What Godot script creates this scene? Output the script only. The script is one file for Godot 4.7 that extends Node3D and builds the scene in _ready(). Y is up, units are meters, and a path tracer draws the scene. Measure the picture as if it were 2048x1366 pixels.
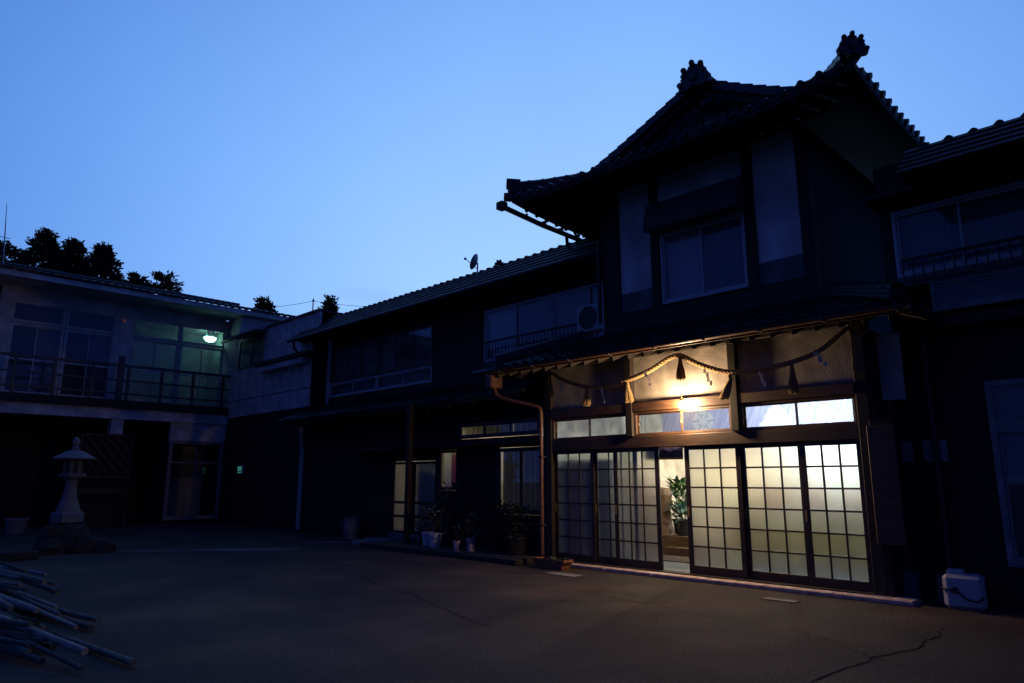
extends Node3D
# A country inn round an asphalt yard at dusk. y up, metres; the entrance front runs along x at z = -9.9.

var M := {}
var boxes := {}
var rng := RandomNumberGenerator.new()
var used := {}

# ---------------------------------------------------------------- helpers
func lin(r: float, g: float, b: float) -> Color:
	return Color(r, g, b).linear_to_srgb()

func noise_tex(seed_: int, freq: float, lo: float, hi: float, octaves := 4, kind := FastNoiseLite.TYPE_SIMPLEX_SMOOTH, size := 256) -> NoiseTexture2D:
	var n := FastNoiseLite.new()
	n.seed = seed_; n.frequency = freq; n.noise_type = kind; n.fractal_octaves = octaves
	var t := NoiseTexture2D.new()
	t.width = size; t.height = size; t.seamless = true; t.noise = n
	var g := Gradient.new()
	g.set_color(0, Color(lo, lo, lo)); g.set_color(1, Color(hi, hi, hi))
	t.color_ramp = g
	return t

func height_tex(seed_: int, freq: float, octaves := 4) -> NoiseTexture2D:
	return noise_tex(seed_, freq, 0.0, 1.0, octaves)

var TX := {}
func mk(called: String, col: Color, rough: float, tex = null, scale := Vector3.ONE, bump = null, bump_cm := 0.3) -> StandardMaterial3D:
	var m := StandardMaterial3D.new()
	m.resource_name = called
	m.albedo_color = col
	m.roughness = rough
	if tex:
		m.albedo_texture = tex
		m.uv1_triplanar = true
		m.uv1_world_triplanar = true
		m.uv1_scale = scale
	if bump:
		m.heightmap_enabled = true
		m.heightmap_texture = bump
		m.heightmap_scale = bump_cm
	M[called] = m
	return m

func glass(called: String, col: Color, alpha: float, rough := 0.05) -> StandardMaterial3D:
	var m := mk(called, Color(col.r, col.g, col.b, alpha), rough)
	m.transparency = BaseMaterial3D.TRANSPARENCY_ALPHA
	return m

func numbered(called: String) -> String:
	used[called] = used.get(called, -1) + 1
	return called if used[called] == 0 else "%s_%03d" % [called, used[called]]

func thing(called: String, label: String, category: String, at := Vector3.ZERO, group := "", turn := 0.0) -> Node3D:
	var o := Node3D.new()
	o.name = numbered(called)
	add_child(o)
	o.position = at
	o.rotation.y = turn
	o.set_meta("label", label)
	o.set_meta("category", category)
	if group: o.set_meta("group", group)
	return o

# a mesh as a part of parent, placed in the world
func part(parent: Node3D, called: String, mesh: Mesh, mat: Material, xf := Transform3D.IDENTITY) -> MeshInstance3D:
	var o := MeshInstance3D.new()
	o.mesh = mesh
	o.material_override = mat
	o.name = called
	parent.add_child(o, true)
	o.global_transform = xf
	return o

func structure(called: String, mesh: Mesh, mat: Material, xf := Transform3D.IDENTITY) -> MeshInstance3D:
	var o := MeshInstance3D.new()
	o.mesh = mesh; o.material_override = mat; o.name = numbered(called)
	add_child(o)
	o.transform = xf
	o.set_meta("kind", "structure")
	return o

func tri(st: SurfaceTool, a: Vector3, b: Vector3, c: Vector3, out: Vector3) -> void:
	var n := (b - a).cross(c - a)
	if n.length_squared() < 1e-14: return
	var flip := n.dot(out) > 0.0
	n = (n if flip else -n).normalized()
	st.set_normal(n); st.add_vertex(a)
	st.set_normal(n); st.add_vertex(c if flip else b)
	st.set_normal(n); st.add_vertex(b if flip else c)

func quad(st: SurfaceTool, a: Vector3, b: Vector3, c: Vector3, d: Vector3, out: Vector3) -> void:
	tri(st, a, b, c, out); tri(st, a, c, d, out)

func begin() -> SurfaceTool:
	var st := SurfaceTool.new()
	st.begin(Mesh.PRIMITIVE_TRIANGLES)
	return st

func add_box(st: SurfaceTool, lo: Vector3, hi: Vector3, c := 0.004) -> void:
	var ctr := (lo + hi) / 2.0
	var h := (hi - lo) / 2.0
	c = minf(c, minf(h.x, minf(h.y, h.z)) * 0.45)
	var p := func(sx, sy, sz, ax):   # vertex of the face across axis ax at that corner
		var q := Vector3(sx * (h.x - c), sy * (h.y - c), sz * (h.z - c))
		if ax == 0: q.x = sx * h.x
		elif ax == 1: q.y = sy * h.y
		else: q.z = sz * h.z
		return ctr + q
	for s in [-1.0, 1.0]:
		quad(st, p.call(s, -1.0, -1.0, 0), p.call(s, 1.0, -1.0, 0), p.call(s, 1.0, 1.0, 0), p.call(s, -1.0, 1.0, 0), Vector3(s, 0, 0))
		quad(st, p.call(-1.0, s, -1.0, 1), p.call(1.0, s, -1.0, 1), p.call(1.0, s, 1.0, 1), p.call(-1.0, s, 1.0, 1), Vector3(0, s, 0))
		quad(st, p.call(-1.0, -1.0, s, 2), p.call(1.0, -1.0, s, 2), p.call(1.0, 1.0, s, 2), p.call(-1.0, 1.0, s, 2), Vector3(0, 0, s))
		for t in [-1.0, 1.0]:
			quad(st, p.call(s, t, -1.0, 0), p.call(s, t, 1.0, 0), p.call(s, t, 1.0, 1), p.call(s, t, -1.0, 1), Vector3(s, t, 0))
			quad(st, p.call(s, -1.0, t, 0), p.call(s, 1.0, t, 0), p.call(s, 1.0, t, 2), p.call(s, -1.0, t, 2), Vector3(s, 0, t))
			quad(st, p.call(-1.0, s, t, 1), p.call(1.0, s, t, 1), p.call(1.0, s, t, 2), p.call(-1.0, s, t, 2), Vector3(0, s, t))
			for u in [-1.0, 1.0]:
				tri(st, p.call(s, t, u, 0), p.call(s, t, u, 1), p.call(s, t, u, 2), Vector3(s, t, u))

# a bevelled box between two world corners, as a part
func bx(parent: Node3D, called: String, lo: Vector3, hi: Vector3, mat: Material, c := 0.004) -> MeshInstance3D:
	var size := (hi - lo).abs()
	var key := "%.3f %.3f %.3f %.3f" % [size.x, size.y, size.z, c]
	if not boxes.has(key):
		var st := begin()
		add_box(st, -size / 2.0, size / 2.0, c)
		boxes[key] = st.commit()
	return part(parent, called, boxes[key], mat, Transform3D(Basis.IDENTITY, (lo + hi) / 2.0))

func sbx(called: String, lo: Vector3, hi: Vector3, mat: Material, c := 0.004) -> MeshInstance3D:
	var st := begin()
	add_box(st, lo, hi, c)
	return structure(called, st.commit(), mat)

# a bar of square section between two points
func bar(parent: Node3D, called: String, a: Vector3, b: Vector3, w: float, h: float, mat: Material) -> MeshInstance3D:
	var d := b - a
	var key := "bar %.3f %.3f %.3f" % [d.length(), w, h]
	if not boxes.has(key):
		var st := begin()
		add_box(st, Vector3(-w / 2, -h / 2, -d.length() / 2), Vector3(w / 2, h / 2, d.length() / 2), 0.004)
		boxes[key] = st.commit()
	return part(parent, called, boxes[key], mat, Transform3D(frame_of(d), (a + b) / 2.0))

func frame_of(d: Vector3) -> Basis:
	var z := d.normalized()
	var x := Vector3.UP.cross(z) if absf(z.y) < 0.98 else Vector3.RIGHT.cross(z)
	x = x.normalized()
	return Basis(x, z.cross(x), z)

# a tube with smooth sides through points; radii one number or one for each point
func add_tube(st: SurfaceTool, pts: Array, radii, sides := 8, caps := true) -> void:
	var n := pts.size()
	var rings := []
	var nor := []
	var x := Vector3.ZERO
	for i in n:
		var d: Vector3 = (pts[mini(i + 1, n - 1)] - pts[maxi(i - 1, 0)]).normalized()
		if x == Vector3.ZERO: x = frame_of(d).x
		x = (x - d * x.dot(d)).normalized()
		var y := d.cross(x)
		var r: float = radii[i] if radii is Array else radii
		var ring := []; var nr := []
		for k in sides:
			var a := TAU * k / sides
			var v := x * cos(a) + y * sin(a)
			ring.append(pts[i] + v * r); nr.append(v)
		rings.append(ring); nor.append(nr)
	for i in n - 1:
		for k in sides:
			var k2 := (k + 1) % sides
			var v := [rings[i][k], rings[i + 1][k], rings[i + 1][k2], rings[i][k2]]
			var w := [nor[i][k], nor[i + 1][k], nor[i + 1][k2], nor[i][k2]]
			var flip: bool = (v[1] - v[0]).cross(v[2] - v[0]).dot(w[0]) > 0.0
			for j in ([0, 2, 1, 0, 3, 2] if flip else [0, 1, 2, 0, 2, 3]):
				st.set_normal(w[j]); st.add_vertex(v[j])
	if caps:
		for e in [0, n - 1]:
			var out: Vector3 = (pts[0] - pts[1]) if e == 0 else (pts[n - 1] - pts[n - 2])
			for k in range(1, sides - 1):
				tri(st, rings[e][0], rings[e][k], rings[e][k + 1], out)

func tube(parent: Node3D, called: String, pts: Array, radii, mat: Material, sides := 8) -> MeshInstance3D:
	var st := begin()
	var o: Vector3 = pts[0]
	add_tube(st, pts.map(func(p): return p - o), radii, sides)
	return part(parent, called, st.commit(), mat, Transform3D(Basis.IDENTITY, o))

# a turned shape: profile of (radius, height)
func lathe(prof: Array, sides := 20, square := false) -> Mesh:
	var st := begin()
	var ring := func(i, k):
		var a: float = TAU * (k + 0.5) / sides
		var r: float = prof[i].x
		return Vector3(cos(a) * r, prof[i].y, sin(a) * r)
	for i in prof.size() - 1:
		for k in sides:
			var a: Vector3 = ring.call(i, k); var b: Vector3 = ring.call(i + 1, k)
			var c: Vector3 = ring.call(i + 1, k + 1); var d: Vector3 = ring.call(i, k + 1)
			var am: float = TAU * (k + 1.0) / sides
			var dp: Vector2 = prof[i + 1] - prof[i]
			var out := Vector3(cos(am) * dp.y, -dp.x, sin(am) * dp.y)
			quad(st, a, b, c, d, out)
	if not square:
		pass
	return st.commit()

# an extruded outline (x, y) of thickness t along z
func extruded(outline: PackedVector2Array, t: float) -> Mesh:
	var st := begin()
	add_extruded(st, outline, t, Transform3D.IDENTITY)
	return st.commit()

func add_extruded(st: SurfaceTool, outline: PackedVector2Array, t: float, xf: Transform3D) -> void:
	var ix := Geometry2D.triangulate_polygon(outline)
	var P := func(i, z): return xf * Vector3(outline[i].x, outline[i].y, z)
	for k in range(0, ix.size(), 3):
		tri(st, P.call(ix[k], t / 2), P.call(ix[k + 1], t / 2), P.call(ix[k + 2], t / 2), xf.basis.z)
		tri(st, P.call(ix[k], -t / 2), P.call(ix[k + 1], -t / 2), P.call(ix[k + 2], -t / 2), -xf.basis.z)
	var cw := Geometry2D.is_polygon_clockwise(outline)
	for i in outline.size():
		var j := (i + 1) % outline.size()
		var e := outline[j] - outline[i]
		var n := Vector2(e.y, -e.x) * (-1.0 if cw else 1.0)
		quad(st, P.call(i, t / 2), P.call(j, t / 2), P.call(j, -t / 2), P.call(i, -t / 2), xf.basis * Vector3(n.x, n.y, 0))

# ---------------------------------------------------------------- roof tiles
const TW := 0.265      # width that shows
const TL := 0.235      # course that shows
var tile_mesh: Mesh
var eave_tile_mesh: Mesh
var cap_mesh: Mesh

func tile_profile(u: float) -> float:   # height of the wave across a tile, u in 0..1
	return 0.032 * pow(maxf(0.0, sin(PI * clampf((u - 0.62) / 0.42, 0.0, 1.0))), 0.8) - 0.016 * sin(PI * clampf(u / 0.62, 0.0, 1.0))

func make_tiles() -> void:
	for eave in [false, true]:
		var st := begin()
		var n := 8
		var over := 0.05
		for i in n:
			var u0 := float(i) / n; var u1 := float(i + 1) / n
			var x0 := u0 * TW; var x1 := u1 * TW
			var y0 := tile_profile(u0) + 0.045; var y1 := tile_profile(u1) + 0.045
			var back := Vector3(0, -0.024, 0)
			# z runs down the slope: lower edge at z = 0
			quad(st, Vector3(x0, y0, 0.02), Vector3(x1, y1, 0.02), Vector3(x1, y1, -TL - over) + back, Vector3(x0, y0, -TL - over) + back, Vector3(0, 1, 0))
			var drop := 0.028 if not eave else 0.075
			quad(st, Vector3(x0, y0, 0.02), Vector3(x1, y1, 0.02), Vector3(x1, y1 - drop, 0.02), Vector3(x0, y0 - drop, 0.02), Vector3(0, 0, 1))
			if eave:
				quad(st, Vector3(x0, y0 - drop, 0.02), Vector3(x1, y1 - drop, 0.02), Vector3(x1, y1 - drop, -0.01), Vector3(x0, y0 - drop, -0.01), Vector3(0, -1, 0))
		if eave:   # the round end of the roll
			add_tube(st, [Vector3(TW * 0.86, 0.033, -0.02), Vector3(TW * 0.86, 0.033, 0.045)], 0.048, 9)
		if eave: eave_tile_mesh = st.commit()
		else: tile_mesh = st.commit()
	var sc := begin()   # a half-round ridge cap along z, 0.27 long
	var pts := 7
	for i in pts - 1:
		var a0 := PI * i / (pts - 1); var a1 := PI * (i + 1) / (pts - 1)
		for seg in [[0.085, 0.0, 0.235], [0.094, 0.2, 0.25]]:
			var r: float = seg[0]
			quad(sc, Vector3(cos(a0) * r, sin(a0) * r, seg[1]), Vector3(cos(a1) * r, sin(a1) * r, seg[1]), Vector3(cos(a1) * r, sin(a1) * r, seg[2]), Vector3(cos(a0) * r, sin(a0) * r, seg[2]), Vector3(cos(a0 + 0.2), sin(a0 + 0.2), 0))
		tri(sc, Vector3.ZERO + Vector3(0, 0, 0.25), Vector3(cos(a0) * 0.094, sin(a0) * 0.094, 0.25), Vector3(cos(a1) * 0.094, sin(a1) * 0.094, 0.25), Vector3(0, 0, 1))
	cap_mesh = sc.commit()

# Lay tiles on a surface. at(u, v): u metres along the eave, v metres up the slope in plan; ok(u, v) says where tiles lie.
# The first `singly` courses are pieces of their own, the rest one part.
func lay_tiles(roof: Node3D, at: Callable, length: float, depth: float, rise: float, ok: Callable, singly: int, from_left := true) -> void:
	var cols := int(ceil(length / TW))
	var rows := int(ceil(depth / (TL * rise)))
	var st := begin()
	var any := false
	for r in rows:
		for c in cols:
			var u := c * TW
			var v := r * TL * rise
			if not ok.call(u + TW / 2, v + TL * 0.5): continue
			var o: Vector3 = at.call(u, v)
			var x: Vector3 = (at.call(u + TW, v) - o)
			var up: Vector3 = (at.call(u, v + 0.1) - o).normalized()
			var s := x.length() / TW
			x = x.normalized()
			var y := up.cross(x)
			if y.y < 0: y = -y
			var z := x.cross(y)
			if z.dot(up) > 0:   # keep the wave on the same side, lower edge outwards
				x = -x; o = at.call(u + TW, v); z = x.cross(y)
			var b := Basis(x * s, y, z)
			b = b * Basis(Vector3(0, 0, 1), rng.randf_range(-0.012, 0.012))
			var xf := Transform3D(b, o + y * rng.randf_range(-0.002, 0.003))
			var mesh := eave_tile_mesh if r == 0 else tile_mesh
			if r < singly:
				part(roof, "eave_tile" if r == 0 else "tile", mesh, M["tile_%d" % rng.randi_range(0, 2)], xf)
			else:
				st.append_from(mesh, 0, xf); any = true
	if any:
		var o := part(roof, "tile_courses", st.commit(), M.tile_0)
		o.set_meta("kind", "stuff")

# a ridge: stacked flat tiles under half-round caps
func ridge(roof: Node3D, pts: Array, courses := 3, w := 0.24) -> void:
	for i in pts.size() - 1:
		var a: Vector3 = pts[i]; var b: Vector3 = pts[i + 1]
		for k in courses:
			var ww := w + 0.07 - 0.035 * k
			var lift := Vector3(0, 0.03 + 0.055 * k, 0)
			bar(roof, "ridge_course", a + lift, b + lift, ww, 0.042, M.tile_1)
		var d := b - a
		var n := maxi(1, int(round(d.length() / 0.235)))
		var f := frame_of(d)
		for k in n:
			part(roof, "ridge_cap", cap_mesh, M["tile_%d" % (k % 3)], Transform3D(f.scaled_local(Vector3(1, 1, d.length() / n / 0.235)), a + d * (float(k) / n) + Vector3(0, 0.01 + 0.055 * courses, 0)))

# the ornament at the end of a ridge; faces +z of xf
func ornament(roof: Node3D, xf: Transform3D, s := 1.0, fingers := 3) -> void:
	var st := begin()
	var o := PackedVector2Array([Vector2(-0.36, -0.12), Vector2(-0.40, 0.02), Vector2(-0.30, 0.06), Vector2(-0.33, 0.16), Vector2(-0.24, 0.20), Vector2(-0.25, 0.30), Vector2(-0.14, 0.32), Vector2(-0.11, 0.40), Vector2(0.0, 0.43), Vector2(0.11, 0.40), Vector2(0.14, 0.32), Vector2(0.25, 0.30), Vector2(0.24, 0.20), Vector2(0.33, 0.16), Vector2(0.30, 0.06), Vector2(0.40, 0.02), Vector2(0.36, -0.12), Vector2(0.16, -0.16), Vector2(0.0, -0.06), Vector2(-0.16, -0.16)])
	add_extruded(st, o, 0.11, Transform3D.IDENTITY)
	for q in [Vector3(-0.34, 0.03, 0.06), Vector3(0.34, 0.03, 0.06), Vector3(-0.24, 0.22, 0.05), Vector3(0.24, 0.22, 0.05)]:
		add_tube(st, [q - Vector3(0, 0, 0.1), q + Vector3(0, 0, 0.03)], 0.065, 10)
	add_tube(st, [Vector3(0, 0.12, 0.02), Vector3(0, 0.12, 0.1)], [0.12, 0.09], 12)
	var face := part(roof, "ridge_end_ornament", st.commit(), M.tile_2, xf.scaled_local(Vector3.ONE * s))
	for k in fingers:
		var a := (k - (fingers - 1) / 2.0)
		var sf := begin()
		var p0 := Vector3(a * 0.15, 0.2 - 0.05 * absf(a), -0.08)
		var p1 := Vector3(a * 0.22, 0.46 - 0.1 * absf(a), 0.08)
		add_tube(sf, [p0, p1, p1.lerp(p0, -0.08), p1.lerp(p0, -0.16), p1.lerp(p0, -0.2)], [0.07, 0.066, 0.06, 0.04, 0.012], 10)
		part(face, "round_end_tile", sf.commit(), M.tile_1, xf.scaled_local(Vector3.ONE * s))

# ---------------------------------------------------------------- joinery
# a glazed window: fx maps x right, y up, z outwards to the world; sashes of glass with a blind or curtain some way behind
func window(parent: Node3D, fx: Transform3D, w: float, h: float, sashes: int, frame_mat: Material, back_mats: Array, fw := 0.05, called := "window", pane_mat: Material = null, rail := 0.0) -> MeshInstance3D:
	var st := begin()
	add_box(st, Vector3(0, 0, -0.07), Vector3(w, fw, 0.02))
	add_box(st, Vector3(0, h - fw, -0.07), Vector3(w, h, 0.02))
	add_box(st, Vector3(0, fw, -0.07), Vector3(fw, h - fw, 0.02))
	add_box(st, Vector3(w - fw, fw, -0.07), Vector3(w, h - fw, 0.02))
	var f := part(parent, called, st.commit(), frame_mat, fx)
	var sw := (w - 2 * fw) / sashes
	for k in sashes:
		var zz := -0.012 if k % 2 == 0 else -0.04
		var x0 := fw + k * sw - (0.015 if k > 0 else 0.0)
		var x1 := fw + (k + 1) * sw + (0.015 if k < sashes - 1 else 0.0)
		var ss := begin()
		var t := 0.032
		add_box(ss, Vector3(x0, fw, zz - 0.012), Vector3(x0 + t, h - fw, zz + 0.012), 0.003)
		add_box(ss, Vector3(x1 - t, fw, zz - 0.012), Vector3(x1, h - fw, zz + 0.012), 0.003)
		add_box(ss, Vector3(x0 + t, fw, zz - 0.012), Vector3(x1 - t, fw + 0.045, zz + 0.012), 0.003)
		add_box(ss, Vector3(x0 + t, h - fw - t, zz - 0.012), Vector3(x1 - t, h - fw, zz + 0.012), 0.003)
		if rail > 0.0: add_box(ss, Vector3(x0 + t, rail, zz - 0.012), Vector3(x1 - t, rail + 0.045, zz + 0.012), 0.003)
		part(f, "sash", ss.commit(), frame_mat, fx)
		var sp := begin()
		add_box(sp, Vector3(x0 + t, fw + 0.045, zz - 0.003), Vector3(x1 - t, h - fw - t, zz + 0.003), 0.0005)
		part(f, "pane", sp.commit(), pane_mat if pane_mat else M.dark_glass, fx)
		var bm = back_mats[k % back_mats.size()]
		if bm:
			part(f, "blind", cloth(sw - 0.01, h - 2 * fw - 0.02, 0.012, 9, k), bm, fx * Transform3D(Basis.IDENTITY, Vector3(fw + k * sw + 0.005, fw + 0.01, -0.13)))
	return f

# a hanging cloth, x to the right, y up, gathered into soft folds
func cloth(w: float, h: float, fold: float, folds: int, seed_ := 0) -> Mesh:
	var st := begin()
	var n := folds * 4
	for i in n:
		for j in 4:
			var P := func(a, b):
				var x: float = w * a / n
				var y: float = h * b / 4.0
				return Vector3(x, y, fold * sin(TAU * folds * a / n + seed_) * (1.0 - 0.3 * b / 4.0) + fold * 0.5 * sin(a * 0.9 + seed_))
			quad(st, P.call(i, j), P.call(i + 1, j), P.call(i + 1, j + 1), P.call(i, j + 1), Vector3(0, 0, 1))
	return st.commit()

# the same frame turned to face +x: built with z as its width
func turn_x(at: Vector3) -> Transform3D:
	return Transform3D(Basis(Vector3.UP, PI / 2), at)

func face_z(at: Vector3) -> Transform3D:
	return Transform3D(Basis.IDENTITY, at)

# a sliding lattice door, three panes wide and six high, of frosted glass
func lattice_door(parent: Node3D, x0: float, x1: float, y0: float, y1: float, z: float) -> void:
	var st := begin()
	var sw := 0.08
	var bot := 0.125
	var top := 0.06
	var w := x1 - x0; var h := y1 - y0
	add_box(st, Vector3(0, 0, -0.016), Vector3(sw, h, 0.016), 0.003)
	add_box(st, Vector3(w - sw, 0, -0.016), Vector3(w, h, 0.016), 0.003)
	add_box(st, Vector3(sw, 0, -0.0155), Vector3(w - sw, bot, 0.0155), 0.003)
	add_box(st, Vector3(sw, h - top, -0.0155), Vector3(w - sw, h, 0.0155), 0.003)
	var door := part(parent, "sliding_door", st.commit(), M.door_wood, face_z(Vector3(x0, y0, z)))
	var m := 0.025
	var pw := (w - 2 * sw - 2 * m) / 3.0
	var ph := (h - bot - top - 5 * m) / 6.0
	for i in 3:
		for j in 6:
			var px := x0 + sw + i * (pw + m); var py := y0 + bot + j * (ph + m)
			bx(door, "pane", Vector3(px, py, z - 0.003), Vector3(px + pw, py + ph, z + 0.003), M["frosted_%d" % ([0, 1, 1, 2, 0, 1, 0][rng.randi_range(0, 6)])], 0.0005)
	for i in 2:
		var mx := x0 + sw + pw * (i + 1) + m * i
		bx(door, "muntin", Vector3(mx, y0 + bot, z - 0.013), Vector3(mx + m, y1 - top, z + 0.013), M.door_wood, 0.002)
	for j in 5:
		var my := y0 + bot + ph * (j + 1) + m * j
		bx(door, "muntin", Vector3(x0 + sw, my, z - 0.011), Vector3(x1 - sw, my + m, z + 0.011), M.door_wood, 0.002)
	var sp := begin()
	add_box(sp, Vector3(0.012, 0.85, 0.016), Vector3(0.044, 1.0, 0.022), 0.004)
	part(door, "finger_pull", sp.commit(), M.brass, face_z(Vector3(x0, y0, z)))

# leaves and stems springing from a point
func add_leaf(st: SurfaceTool, base: Vector3, dir: Vector3, length: float, width: float, droop: float) -> void:
	var side := dir.cross(Vector3.UP)
	side = (side if side.length() > 0.01 else Vector3.RIGHT).normalized()
	var prev := base
	var pw := width * 0.25
	var n := 4
	for i in range(1, n + 1):
		var t := float(i) / n
		var p := base + dir * length * t - Vector3(0, droop * length * t * t, 0)
		var w := width * sin(PI * minf(0.95, 0.12 + 0.8 * t)) if i < n else 0.002
		quad(st, prev - side * pw / 2, prev + side * pw / 2, p + side * w / 2, p - side * w / 2, Vector3.UP)
		prev = p; pw = w

func leafy(parent: Node3D, called: String, at: Vector3, height: float, spread: float, count: int, leaf: float, width: float, mat: Material) -> void:
	var st := begin()
	for i in count:
		var a := rng.randf() * TAU
		var e := rng.randf_range(0.1, 1.3)
		var d := Vector3(cos(a) * cos(e), sin(e), sin(a) * cos(e))
		var b := Vector3(cos(a) * spread * rng.randf() * 0.6, height * pow(rng.randf(), 0.7), sin(a) * spread * rng.randf() * 0.6)
		add_leaf(st, b, d, leaf * rng.randf_range(0.6, 1.2), width, rng.randf_range(0.1, 0.6))
	var o := part(parent, called, st.commit(), mat, face_z(at))
	o.set_meta("kind", "stuff")

func pot(parent: Node3D, at: Vector3, r: float, h: float, mat: Material) -> void:
	part(parent, "pot", lathe([Vector2(0.0, 0.0), Vector2(r * 0.74, 0.0), Vector2(r * 0.95, h * 0.88), Vector2(r * 1.05, h * 0.88), Vector2(r * 1.05, h), Vector2(r * 0.92, h), Vector2(r * 0.88, h * 0.86), Vector2(0.0, h * 0.86)], 22), mat, face_z(at))

# a conifer: trunk, limbs in whorls, each limb carrying flat sprays
func conifer(label: String, at: Vector3, h: float, radius: float, blunt: float, called := "cedar_tree", density := 1.0, low := 0.3) -> void:
	var t := thing(called, label, "tree", at, "trees behind the balcony block")
	var pts := []
	for i in 7: pts.append(at + Vector3(0.12 * sin(i * 1.7), h * i / 6.3, 0.1 * cos(i * 1.3)))
	tube(t, "trunk", pts, [0.34, 0.29, 0.24, 0.18, 0.13, 0.08, 0.03], M.bark, 9)
	var sl := begin()
	var st := begin()
	var n := int(190 * density)
	for i in n:
		var f := low + (1.0 - low) * (i + rng.randf()) / n
		var y := h * f
		var out := (radius * pow(maxf(0.0, (1.0 - f) / (1.0 - low)), blunt)) * rng.randf_range(0.75, 1.12) + 0.12
		var a := i * 2.399 + rng.randf_range(-0.3, 0.3)
		var d := Vector3(cos(a), rng.randf_range(-0.15, 0.45), sin(a)).normalized()
		var b := at + Vector3(0, y, 0)
		if i % 2 == 0: add_tube(sl, [b, b + d * out * 0.5, b + d * out * 0.85 + Vector3(0, 0.1, 0)], [0.035, 0.02, 0.008], 4, false)
		var m := int(26 + out * 40)
		for k in m:
			var s := pow(rng.randf(), 0.6)
			var c := b + d * out * s + Vector3(rng.randf_range(-0.22, 0.22), rng.randf_range(-0.22, 0.2), rng.randf_range(-0.22, 0.22))
			var e := (d + Vector3(rng.randf_range(-0.7, 0.7), rng.randf_range(-0.2, 0.7), rng.randf_range(-0.7, 0.7))).normalized()
			add_leaf3(st, c, e, rng.randf_range(0.16, 0.36), rng.randf_range(0.07, 0.13))
	part(t, "limbs", sl.commit(), M.bark)
	part(t, "crown", st.commit(), M.needles)

func add_leaf3(st: SurfaceTool, c: Vector3, d: Vector3, l: float, w: float) -> void:
	var s := d.cross(Vector3(rng.randf_range(-1, 1), rng.randf_range(-1, 1), rng.randf_range(-1, 1))).normalized()
	var up := s.cross(d)
	quad(st, c - s * w / 2, c + d * l * 0.5 - s * w * 0.6, c + d * l, c + d * l * 0.45 + s * w * 0.6, up)
	tri(st, c, c + d * l * 0.9 + up * w * 0.4, c + d * l * 0.4 - up * w * 0.6, s)

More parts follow.
